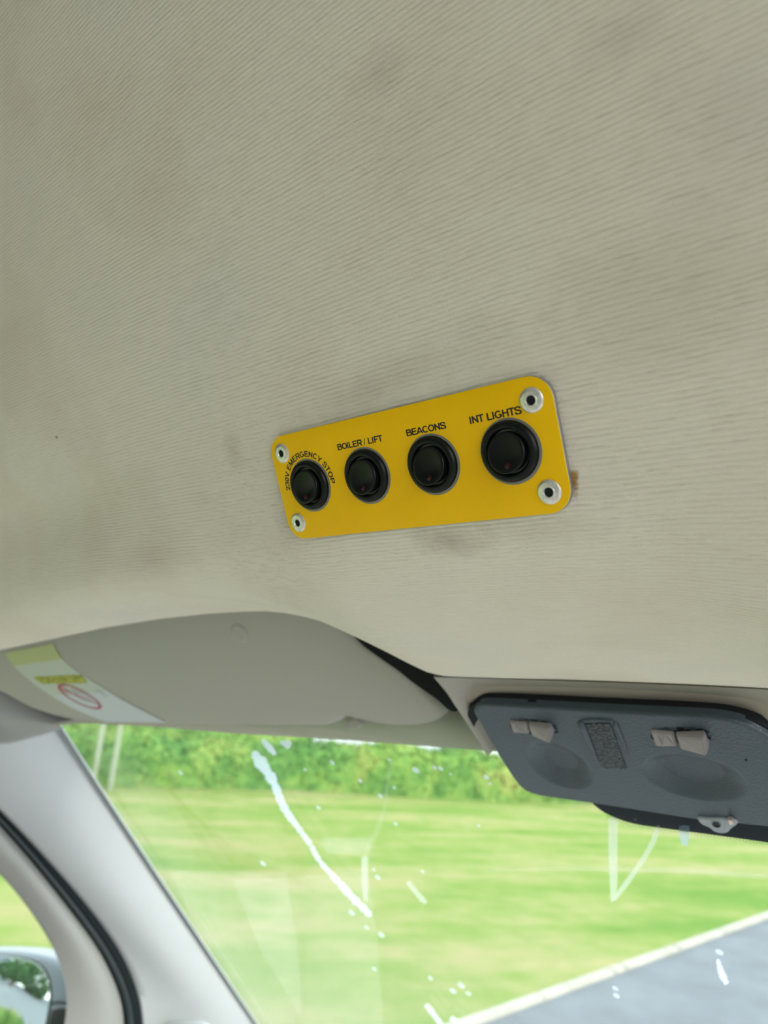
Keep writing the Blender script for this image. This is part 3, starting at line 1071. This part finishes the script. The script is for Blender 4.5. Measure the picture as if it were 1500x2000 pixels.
SW, SH = .225, .19          # stem and bar thickness at cap height 1


def ell(cx_, cy_, rx, ry, a0, a1, n=26):
    return [(cx_ + rx * math.cos(math.radians(a0 + (a1 - a0) * i / n)), cy_ + ry * math.sin(math.radians(a0 + (a1 - a0) * i / n))) for i in range(n + 1)]


GL = {
    'L': (.853, [[(.195, 0), (.195, 1)], [(.12, .083), (.80, .083)]], 0),
    'E': (.93, [[(.195, 0), (.195, 1)], [(.12, .083), (.86, .083)], [(.12, .53), (.81, .53)], [(.12, .917), (.85, .917)]], 0),
    'F': (.853, [[(.195, 0), (.195, 1)], [(.12, .50), (.72, .50)], [(.12, .917), (.80, .917)]], 0),
    'T': (.853, [[(.03, .917), (.82, .917)], [(.425, 0), (.425, .95)]], 0),
    'I': (.388, [[(.194, 0), (.194, 1)]], 0),
    'H': (1.008, [[(.195, 0), (.195, 1)], [(.81, 0), (.81, 1)], [(.2, .53), (.8, .53)]], 0),
    'N': (1.008, [[(.195, 0), (.195, 1)], [(.81, 0), (.81, 1)], [(.19, .90), (.82, .10)]], 0),
    'M': (1.163, [[(.185, 0), (.185, 1)], [(.975, 0), (.975, 1)], [(.22, .98), (.58, .03)], [(.94, .98), (.58, .03)]], 0),
    'V': (.93, [[(.10, 1), (.465, .02)], [(.83, 1), (.465, .02)]], 0),
    'A': (1.008, [[(.09, 0), (.505, .98)], [(.92, 0), (.505, .98)], [(.25, .28), (.76, .28)]], 0),
    'Y': (.93, [[(.10, 1), (.465, .42)], [(.83, 1), (.465, .42)], [(.465, 0), (.465, .48)]], 0),
    '/': (.388, [[(.04, -.02), (.35, 1.02)]], 3),
    'O': (1.087, [ell(.543, .5, .392, .425, 0, 360)], 0),
    '0': (.777, [ell(.39, .5, .235, .425, 0, 360)], 0),
    'C': (1.008, [ell(.52, .5, .375, .425, 42, 318)], 0),
    'G': (1.087, [ell(.53, .5, .385, .425, 40, 325), [(.58, .44), (.98, .44)], [(.89, .12), (.89, .46)]], 0),
    'S': (.93, [[(.80, .70), (.76, .86), (.46, .95), (.20, .90), (.13, .70), (.26, .57), (.5, .51), (.74, .45), (.86, .27), (.74, .08), (.47, .05), (.18, .10), (.12, .31)]], 1),
    'B': (1.008, [[(.195, 0), (.195, 1)], [(.12, .917), (.58, .917), (.78, .88), (.80, .73), (.76, .56), (.55, .53), (.12, .53)],
                  [(.12, .53), (.62, .53), (.85, .47), (.88, .29), (.84, .11), (.6, .083), (.12, .083)]], 2),
    'R': (1.008, [[(.195, 0), (.195, 1)], [(.12, .917), (.62, .917), (.85, .88), (.88, .70), (.82, .49), (.6, .46), (.12, .46)], [(.50, .46), (.66, .36), (.90, -.01)]], 2),
    'P': (.93, [[(.195, 0), (.195, 1)], [(.12, .917), (.60, .917), (.82, .87), (.85, .68), (.80, .46), (.58, .42), (.12, .42)]], 2),
    '2': (.777, [[(.13, .67), (.16, .88), (.38, .94), (.60, .90), (.67, .70), (.56, .50), (.33, .30), (.17, .10)], [(.08, .083), (.70, .083)]], 4),
    '3': (.777, [[(.12, .70), (.16, .88), (.39, .95), (.60, .88), (.65, .72), (.56, .56), (.34, .54)], [(.34, .54), (.60, .51), (.70, .30), (.60, .09), (.37, .05), (.14, .10), (.09, .31)]], 5),
}


def glyphs(txt):
    """each character as bold sans-serif strokes: (verts, faces, x, width)"""
    res, x = [], 0.0
    for ch in txt:
        if ch == ' ':
            x += .388; continue
        adv, paths, mode = GL[ch]
        V, Fc = [], []
        for k, p in enumerate(paths):
            P = np.array(p, float)
            if mode in (1, 5) or (mode in (2, 4) and len(p) > 3 and (mode == 2 or k == 0)) or (mode == 2 and len(p) == 3):
                P = chaikin(P, 3)
            n = len(P)
            L_ = []
            for i in range(n):
                d = unit(P[min(i + 1, n - 1)] - P[max(i - 1, 0)])
                if n > 20 and np.allclose(P[0], P[-1]) and i in (0, n - 1): d = unit(P[1] - P[-2])
                wd = .12 if mode == 3 else SH + (SW - SH) * abs(d[1])
                nn_ = np.array([-d[1], d[0]]) * wd / 2
                L_.append((P[i] + nn_, P[i] - nn_))
            # pointed diagonals are cut level with the cap line and base line
            b = len(V)
            for a_, c_ in L_:
                V += [a_, c_]
            for i in range(n - 1):
                Fc.append((b + 2 * i, b + 2 * i + 1, b + 2 * i + 3, b + 2 * i + 2))
        V = np.array(V)
        if ch not in '/': V[:, 1] = np.clip(V[:, 1], -.012, 1.012)
        x0 = V[:, 0].min(); wd_ = V[:, 0].max() - x0
        V[:, 0] -= x0
        res.append((V, Fc, x + x0, wd_))
        x += adv * .90
    return res, x


def lettering(txt, cap, fn, length):
    gs, tot = glyphs(txt)
    k = length / tot
    V, Fc = [], []
    for Vg, Fg, x0, wd in gs:
        b = len(V)
        V += fn(Vg, x0, wd, k, cap)
        Fc += [tuple(i + b for i in f) for f in Fg]
    return mesh('lettering', V, Fc, M_ink, panel, smooth=False)


def flat(xa, yb):
    return lambda Vg, x0, wd, k, cap: [pp(xa + (x0 + a) * k, yb - b * cap, .04) for a, b in Vg]


def arc(cx_, cy_, r, a0, dirn=1):
    def fn(Vg, x0, wd, k, cap):
        mid = (x0 + wd / 2) * k
        th = a0 + mid / r            # angle clockwise from the left
        res = []
        for a, b in Vg:
            t_ = (a - wd / 2) * k; rad = r + b * cap
            ca, sa = math.cos(th), math.sin(th)
            # outward = (-cos, -sin(up)); tangent = (sin, -cos)
            res.append(pp(cx_ - ca * rad + sa * t_, cy_ - sa * rad - ca * t_, .04))
        return res
    return fn


lettering('BOILER / LIFT', 2.7, flat(-30.7, -13.0), 25.9)
lettering('BEACONS', 2.7, flat(7.8, -12.9), 19.5)
lettering('INT LIGHTS', 2.85, flat(38.2, -12.6), 22.0)
lettering('230V EMERGENCY STOP', 2.65, arc(-52.6, .15, 13.4, math.radians(-4), 1), 13.4 * math.radians(187))

# ------------------------------------------------------------------ outside: ground
def lawn_mat():
    q = NT('mown_lawn')
    g = q.n('ShaderNodeNewGeometry')
    mp = q.n('ShaderNodeMapping'); mp.inputs['Scale'].default_value = (1, 1, 1)
    mp.inputs['Rotation'].default_value = (0, 0, math.radians(-48)); q.l(g.outputs['Position'], mp.inputs[0])
    m2 = q.n('ShaderNodeMapping'); m2.inputs['Scale'].default_value = (.35, 1.3, 1)
    q.l(mp.outputs[0], m2.inputs[0])
    a = q.noise(m2.outputs[0], .75, 4, .6)
    b = q.noise(g.outputs['Position'], 3.0, 4, .65)
    c = q.noise(g.outputs['Position'], 60, 3, .7)
    s = q.math('ADD', q.math('MULTIPLY', a, .75), q.math('MULTIPLY', b, .25))
    col = q.ramp(s, [(.36, (.10, .205, .028)), (.46, (.175, .25, .055)), (.55, (.26, .28, .105)), (.66, (.35, .30, .16))])
    col = q.mix(q.math('MULTIPLY', c, .35), col, (.15, .22, .05))
    q.l(col, q.b.inputs['Base Color']); q.b.inputs['Roughness'].default_value = .95
    q.b.inputs['Specular IOR Level'].default_value = .1
    q.bump(c, .03)
    return q.m


def asphalt_mat(nm, col):
    q = NT(nm)
    g = q.n('ShaderNodeNewGeometry')
    n_ = q.noise(g.outputs['Position'], 2.2, 4, .6)
    q.l(q.ramp(n_, [(.3, tuple(x * .85 for x in col)), (.7, tuple(x * 1.15 for x in col))]), q.b.inputs['Base Color'])
    q.b.inputs['Roughness'].default_value = .9
    q.b.inputs['Specular IOR Level'].default_value = .25
    q.bump(q.noise(g.outputs['Position'], 120, 2), .004)
    return q.m


K0, K1 = ground(945, 1991)[:2], ground(1500, 1790)[:2]
kd = unit(np.r_[K1 - K0, 0])[:2]; kn = np.array([kd[1], -kd[0]])      # to the road side
ka, kb = K0 - kd * 14, K0 + kd * 30
M_road = asphalt_mat('smooth_grey_asphalt', (.108, .122, .136))
rd = [(*ka, 0), (*kb, 0), (*(kb + kn * 14), 0), (*(ka + kn * 14), 0)]
tag(mesh('road', rd, [(0, 3, 2, 1)], M_road, smooth=False), kind='structure')
# lawn as a gently uneven sheet on the other side of the kerb
rows = []
for i in range(60):
    p = ka + (kb - ka) * i / 59 - kn * .043
    rows.append([np.array([*(p - kn * (q_ ** 1.6 * 42)), (.022 + .02 * min(1, q_ * 30)) + .02 * math.sin(i * .7 + q_ * 9) * min(1, q_ * 6)]) for q_ in np.linspace(0, 1, 60)])
lawn = strip('lawn', rows, lawn_mat()); tag(lawn, kind='structure')
# road on beyond the hedge
# kerb stones
M_kerb = asphalt_mat('pale_concrete_kerb', (.28, .268, .235))
k_first = None
n0 = np.array([kn[0], kn[1], 0]); d0 = np.array([kd[0], kd[1], 0])
joints = [-1.1, -.28, .62, 1.56, 1.74, 2.64, 3.60, 4.52, 5.44]
kerb_labels = ['pale concrete kerb stone just below the bottom edge of the view', 'pale concrete kerb stone of the row that crosses the bottom edge of the photo',
               'pale kerb stone, second from the bottom edge of the photo', 'short kerb stone between two joints, midway along the visible row',
               'long kerb stone just beyond the short one, at the lower right', 'pale kerb stone before the joint nearest the right edge of the photo',
               'pale kerb stone at the right edge of the photo', 'pale kerb stone beyond the right edge of the photo']
for i in range(len(joints) - 1):
    L_ = joints[i + 1] - joints[i] - (.024 if i in (3, 5) else .008)
    c = np.array([*(K0 + kd * ((joints[i] + joints[i + 1]) / 2)), 0])
    V = []
    secs = [(-.042, -.06), (.042, -.06), (.042, .010), (.030, .030), (-.032, .034), (-.042, .026)]
    for e in (-L_ / 2, -L_ / 2 + .012, L_ / 2 - .012, L_ / 2):
        for a, b in secs:
            sh = .93 if abs(abs(e) - L_ / 2) < 1e-6 else 1
            V.append(c + d0 * e + n0 * a * sh + np.array([0, 0, b * (sh if b > 0 else 1)]))
    Fc = grid_faces(4, 6, True) + [tuple(range(6))[::-1], tuple(18 + j for j in range(6))]
    ks = mesh('kerb_stone', V, Fc, M_kerb, smooth=False, loc=c); fix_normals(ks)
    tag(ks, kerb_labels[i], 'kerb stone', 'kerb stones along the road')


# ------------------------------------------------------------------ hedge
def leaf_mat(nm, cols, sc_=1.6):
    q = NT(nm)
    g = q.n('ShaderNodeNewGeometry')
    a = q.noise(g.outputs['Position'], sc_, 3, .6)
    b = q.noise(g.outputs['Position'], sc_ * 9, 3, .7)
    s = q.math('ADD', q.math('MULTIPLY', a, .65), q.math('MULTIPLY', b, .35))
    q.l(q.ramp(s, cols), q.b.inputs['Base Color'])
    q.b.inputs['Roughness'].default_value = .8
    q.b.inputs['Specular IOR Level'].default_value = .2
    return q.m


M_hedge = leaf_mat('hedge_leaves', [(.34, (.035, .10, .022)), (.46, (.075, .17, .035)), (.54, (.13, .22, .045)), (.62, (.19, .23, .06)), (.70, (.28, .21, .08))], .9)
M_tree = leaf_mat('tree_leaves', [(.35, (.03, .09, .03)), (.55, (.08, .18, .06)), (.7, (.15, .27, .10))], .5)


def foliage(name, base_pts, hgt, dep, mat, n_leaf, size, parent=None):
    """a lumpy hedge body along a line with leaf sprays over it"""
    P = resample(base_pts, 90)
    rng = np.random.RandomState(len(base_pts) + n_leaf)
    V, Fc = [], []
    rows = []
    for i, p in enumerate(P):
        d = unit(np.r_[(P[min(i + 1, 89)] - P[max(i - 1, 0)])[:2], 0]); nrm = np.array([d[1], -d[0], 0])
        row = []
        for j, (a, b) in enumerate(((-.5, 0), (-.5, .35), (-.48, .7), (-.36, .93), (-.1, 1.0), (.15, .99), (.4, .9), (.5, .6), (.5, 0))):
            k = .90 + .06 * math.sin(i * .9 + j) + .05 * rng.rand() + .05 * math.sin(i * .23)
            row.append(np.array([p[0], p[1], 0]) + nrm * a * dep * k + np.array([0, 0, b * hgt * (k if b > .3 else 1)]))
        rows.append(row)
    G = np.array(rows)
    V = list(G.reshape(-1, 3)); Fc = grid_faces(90, 9)
    Fc += [tuple(range(9)), tuple(89 * 9 + j for j in range(9))]
    for _ in range(n_leaf):
        i, j = rng.randint(0, 89), rng.randint(0, 8)
        a, b = rng.rand(), rng.rand()
        c = G[i, j] * (1 - a) * (1 - b) + G[i + 1, j] * a * (1 - b) + G[i, j + 1] * (1 - a) * b + G[i + 1, j + 1] * a * b
        c = c + rng.randn(3) * .035
        u_ = unit(rng.randn(3)); v_ = unit(np.cross(u_, rng.randn(3)))
        s_ = size * (.5 + rng.rand())
        k = len(V)
        V += [c - u_ * s_, c + v_ * s_ * .45, c + u_ * s_, c - v_ * s_ * .45]
        Fc.append((k, k + 1, k + 2, k + 3))
    return mesh(name, V, Fc, mat, parent, smooth=False, loc=(*P[45][:2], 0))


ha, hb_ = ground(200, 1533, .05), ground(1000, 1563, .05)
hd_ = unit(np.r_[(hb_ - ha)[:2], 0]); hn_ = np.array([-hd_[1], hd_[0], 0])
if hn_ @ np.r_[ha[:2], 0] < 0: hn_ = -hn_
dep = 1.1
hedge = foliage('hedge', [ha - hd_ * 9 + hn_ * dep / 2, ha + hn_ * dep / 2, hb_ + hn_ * dep / 2, hb_ + hd_ * 4.5 + hn_ * dep / 2], .98, dep, M_hedge, 26000, .05)
tag(hedge, 'long clipped green hedge with yellowish patches across the far side of the lawn', 'hedge')
# taller shrub mass at the left end
hp = ha - hd_ * 2.5 + hn_ * 1.9
shr = foliage('shrub', [hp - hd_ * 4.5, hp + hd_ * 6.5], 1.5, 1.6, leaf_mat('shrub_leaves', [(.35, (.06, .14, .03)), (.5, (.13, .23, .045)), (.65, (.20, .28, .07))], 1.1), 12000, .06)
tag(shr, 'bright green shrub rising behind the left end of the clipped hedge', 'shrub')
# pale pavement beyond
pv = [hb_ + hn_ * 8 - hd_ * 34, hb_ + hn_ * 8 + hd_ * 40, hb_ + hn_ * 34 + hd_ * 50, hb_ + hn_ * 34 - hd_ * 44]
tag(mesh('pavement', [(p[0], p[1], .09) for p in pv], [(0, 1, 2, 3)], asphalt_mat('pale_pavement', (.34, .34, .36)), smooth=False), kind='structure')
# two pale posts before the hedge
M_post = simple('pale_painted_post', (.20, .23, .16), .6)
for (u, v), hh, lab_ in (((215, 1541), 1.5, 'right of two slender pale posts before the hedge by the pillar'), ((180, 1540), 1.5, 'left of two slender pale posts before the hedge by the pillar')):
    g_ = ground(u, v, .05)
    po = lathe('post', [(.045, -.05), (.045, hh - .03), (.035, hh), (0, hh + .01)], np.array([g_[0], g_[1], .05]), np.array([1.0, 0, 0]), np.array([0, 1.0, 0]), np.array([0, 0, 1.0]), M_post, None, 12)
    tag(po, lab_, 'post', 'posts before the hedge')

# ------------------------------------------------------------------ door mirror
MP = EYE + ray(60, 1930) * .0 + np.array([-1.17, .767, -.515])
MN = unit([.34, -.92, .175])


def mp_(u, v, h=0.0):
    return on(u, v, MP + MN * h, MN)


dm = tag(empty('door_mirror', mp_(40, 2120, -.03)), 'dark door mirror outside the side window reflecting trees and lawn', 'door mirror')
hpx = [(-150, 1872), (-60, 1856), (0, 1856), (45, 1859), (85, 1866), (112, 1876), (126, 1898), (132, 1930), (134, 1962), (130, 2010), (118, 2080), (80, 2150), (-40, 2170), (-150, 2150), (-190, 2000)]
gpx = [(-140, 1884), (-60, 1868), (0, 1866), (40, 1870), (72, 1880), (92, 1900), (99, 1930), (98, 1960), (88, 2010), (76, 2080), (40, 2125), (-120, 2130), (-165, 2000)]
hO = resample(chaikin([mp_(u, v) for u, v in hpx], 2, True), 120, True)
M_hous = simple('blue_grey_mirror_housing', (.13, .155, .19), .35)
hs_ = pillow('mirror_housing', hO, MN, M_hous, dm, edge=.010, thick=.055, rings=4)
gO = resample(chaikin([mp_(u, v) for u, v in gpx], 2, True), 120, True)
go_ = resample(chaikin([mp_(u, v) for u, v in [(a * 1.0 + (3 if a > 0 else -3), b + (-2 if b < 2000 else 3)) for a, b in gpx]], 2, True), 120, True)
pillow('glass_surround', go_ + MN * .0012, MN, M_darkgap, dm, edge=.0006, thick=.002, rings=3)
M_mir = NT('mirror_glass'); M_mir.b.inputs['Metallic'].default_value = 1; M_mir.b.inputs['Roughness'].default_value = .02; M_mir.b.inputs['Base Color'].default_value = (.82, .88, .88, 1)
pillow('mirror_glass', gO + MN * .0022, MN, M_mir.m, dm, edge=.0004, thick=.001, rings=2)
lc = [(101, 1972), (118, 1968), (134, 1972), (131, 2010), (118, 2080), (80, 2148), (60, 2130), (86, 2060), (94, 2000)]
pillow('lower_cover', resample([mp_(u, v, .0012) for u, v in lc], 60, True), MN, M_black, dm, edge=.002, thick=.004, rings=3)
strip('cover_seam', [[mp_(u, v, .003) for u, v in resample([(98, 1958), (115, 1955), (133, 1958)], 10)], [mp_(u, v, .003) for u, v in resample([(97, 1963), (115, 1960), (133, 1963)], 10)]], M_darkgap, dm)
V = [mp_(60, 2150, -.02), mp_(110, 2100, -.02)]
box('mirror_arm', (-1.12, .74, EYE[2] - .74), (-.98, .80, EYE[2] - .69), M_black, dm)

# ------------------------------------------------------------------ what the mirror looks back on
def refl(u, v):
    d = ray(u, v); r = d - 2 * (d @ MN) * MN
    return mp_(u, v), r


p_, r_ = refl(50, 1930)
az = unit(np.array([r_[0], r_[1], 0])); sd_ = np.array([az[1], -az[0], 0])
base = np.array([p_[0], p_[1], 0])
lb = [base + az * 3 - sd_ * 12, base + az * 3 + sd_ * 9, base + az * 21 + sd_ * 14, base + az * 15 - sd_ * 12]
mesh_l = mesh('lawn', [(p[0], p[1], .03) for p in lb], [(0, 1, 2, 3)], lawn.data.materials[0], smooth=False); tag(mesh_l, kind='structure')
pv = [base + az * 15 - sd_ * 12, base + az * 21 + sd_ * 14, base + az * 70 + sd_ * 40, base + az * 70 - sd_ * 40]
tag(mesh('yard', [(p[0], p[1], .02) for p in pv], [(0, 1, 2, 3)], asphalt_mat('grey_yard', (.13, .145, .16)), smooth=False), kind='structure')
lh = foliage('hedge', [base + az * 12 - sd_ * 5, base + az * 15 + sd_ * 5], .35, .6, M_hedge, 4000, .06)
tag(lh, 'low green hedge seen only in the door mirror', 'hedge')
hc = base + az * 42
hou = tag(empty('house', hc + sd_ * 5), 'pale house seen only in the door mirror', 'house')


def hbox(name, a0, a1, s0, s1, z0, z1, mat):
    V = [hc + az * a + sd_ * s + np.array([0, 0, z]) for a in (a0, a1) for s in (s0, s1) for z in (z0, z1)]
    o = mesh(name, V, [(0, 1, 3, 2), (4, 6, 7, 5), (0, 4, 5, 1), (2, 3, 7, 6), (0, 2, 6, 4), (1, 5, 7, 3)], mat, hou, smooth=False)
    return fix_normals(o)


M_wh = simple('white_render', (.40, .44, .48), .8); M_slate = simple('grey_slate', (.14, .18, .22), .7); M_win = simple('house_glass', (.05, .07, .09), .15)
hbox('wall', 0, 8, 1.6, 9.5, 0, 4.6, M_wh)
V = [hc + az * a + sd_ * s + np.array([0, 0, z]) for a in (-.4, 8.4) for s, z in ((1.1, 4.5), (5.5, 7.6), (10, 4.5))]
fix_normals(mesh('roof', V, [(0, 1, 2), (5, 4, 3), (0, 3, 4, 1), (1, 4, 5, 2), (2, 5, 3, 0)], M_slate, hou, smooth=False))
for s in (2.2, 4.8, 7.4):
    hbox('window', -.06, .02, s, s + 1.1, 1.0, 2.2, M_win)
for k, (a, s, r, zc) in enumerate(((33, .4, 1.5, 2.6), (50, -4.5, 4.2, 3.6), (40, -13, 3.0, 3.0), (64, 14, 5, 5), (66, 1.5, 5, 5.5))):
    c = base + az * a + sd_ * s
    tr_ = tag(empty('tree', (c[0], c[1], 0)), ['small green tree beside the pale house in the door mirror reflection', 'broad green tree in the middle of the door mirror reflection',
                                              'round green tree toward the right of the door mirror reflection', 'far green tree behind the house in the door mirror', 'far green tree directly behind the slim one in the door mirror'][k], 'tree', 'trees behind the van')
    lathe('trunk', [(.16, 0), (.13, zc - r * .5), (.08, zc)], c, np.array([1.0, 0, 0]), np.array([0, 1.0, 0]), np.array([0, 0, 1.0]), simple('bark', (.12, .09, .06), .9), tr_, 10)
    rng = np.random.RandomState(k)
    V, Fc = [], []
    for _ in range(2600):
        d = unit(rng.randn(3)); q_ = c + np.array([0, 0, zc]) + d * r * (.75 + .3 * rng.rand()) * np.array([1, 1, 1.05])
        u_ = unit(rng.randn(3)); v_ = unit(np.cross(u_, rng.randn(3))); s_ = r * .075
        b = len(V); V += [q_ - u_ * s_, q_ + v_ * s_, q_ + u_ * s_, q_ - v_ * s_]; Fc.append((b, b + 1, b + 2, b + 3))
    mesh('crown', V, Fc, M_tree, tr_, smooth=False)

# ------------------------------------------------------------------ rest of the cab (beyond the frame)
# unseen roof skin and cab side, added to stop sky light leaking past the lining
rf = []
for x in np.linspace(-1.02, .80, 12):
    rf.append([np.array([x, y, EYE[2] + z]) for y, z in ((.512, -.035), (.56, .02), (.55, .12), (.46, .30), (.28, .50), (.02, .58), (-.95, .60))])
tag(strip('roof', rf, M_darkgap), kind='structure')
tag(box('added_wall_left', (-1.04, -.95, EYE[2] + .02), (-1.0, .50, EYE[2] + .62), M_darkgap), kind='structure')
dash = tag(empty('dashboard', (-.12, .95, EYE[2] - .95)), 'charcoal dashboard below the windscreen, out of frame', 'dashboard')
dr = []
for x in np.linspace(-.96, .74, 30):
    zt = EYE[2] - .70 - .03 * math.exp(-((x - .35) / .2) ** 2)
    dr.append([np.array([x, y, z]) for y, z in ((1.16, zt - .01), (1.0, zt), (.85, zt), (.72, zt - .02), (.66, zt - .08), (.64, zt - .25), (.70, zt - .55))])
strip('dashboard_top', dr, M_dash, dash)
tag(box('floor', (-1.0, -.9, EYE[2] - 1.42), (.76, 1.1, EYE[2] - 1.38), simple('pale_bounce_floor', (.45, .45, .43), .8)), kind='structure')  # unseen floor, made pale to bounce daylight upward
tag(box('wall_rear', (-1.0, -.95, EYE[2] - 1.40), (.76, -.90, EYE[2] + .46), M_trim), kind='structure')

seat = tag(empty('bounce_passenger_seat', (-.62, .05, EYE[2] - 1.38)), 'light beige passenger seat added below the frame to bounce light upward', 'seat')  # unseen seat added to throw daylight up at the ceiling
M_bounce_seat = simple('light_beige_bounce_seat', (.50, .47, .40), .9)  # pale tone chosen for the light it bounces
box('bounce_seat_base', (-.82, -.12, EYE[2] - 1.38), (-.42, .34, EYE[2] - .98), M_dash, seat, .02)
box('bounce_seat_cushion', (-.86, -.16, EYE[2] - .98), (-.38, .40, EYE[2] - .84), M_bounce_seat, seat, .05)
box('bounce_seat_backrest', (-.85, -.34, EYE[2] - .90), (-.39, -.20, EYE[2] - .28), M_bounce_seat, seat, .06)

seat = tag(empty('bounce_driver_seat', (.34, .0, EYE[2] - 1.38)), 'light beige driver seat added below the frame, right of the camera, to bounce light', 'seat')  # second unseen seat, added for the same bounce
box('bounce_seat_base', (.14, -.17, EYE[2] - 1.38), (.54, .29, EYE[2] - .98), M_dash, seat, .02)
box('bounce_seat_cushion', (.10, -.21, EYE[2] - .98), (.58, .35, EYE[2] - .84), M_bounce_seat, seat, .05)
box('bounce_seat_backrest', (.11, -.39, EYE[2] - .90), (.57, -.25, EYE[2] - .28), M_bounce_seat, seat, .06)
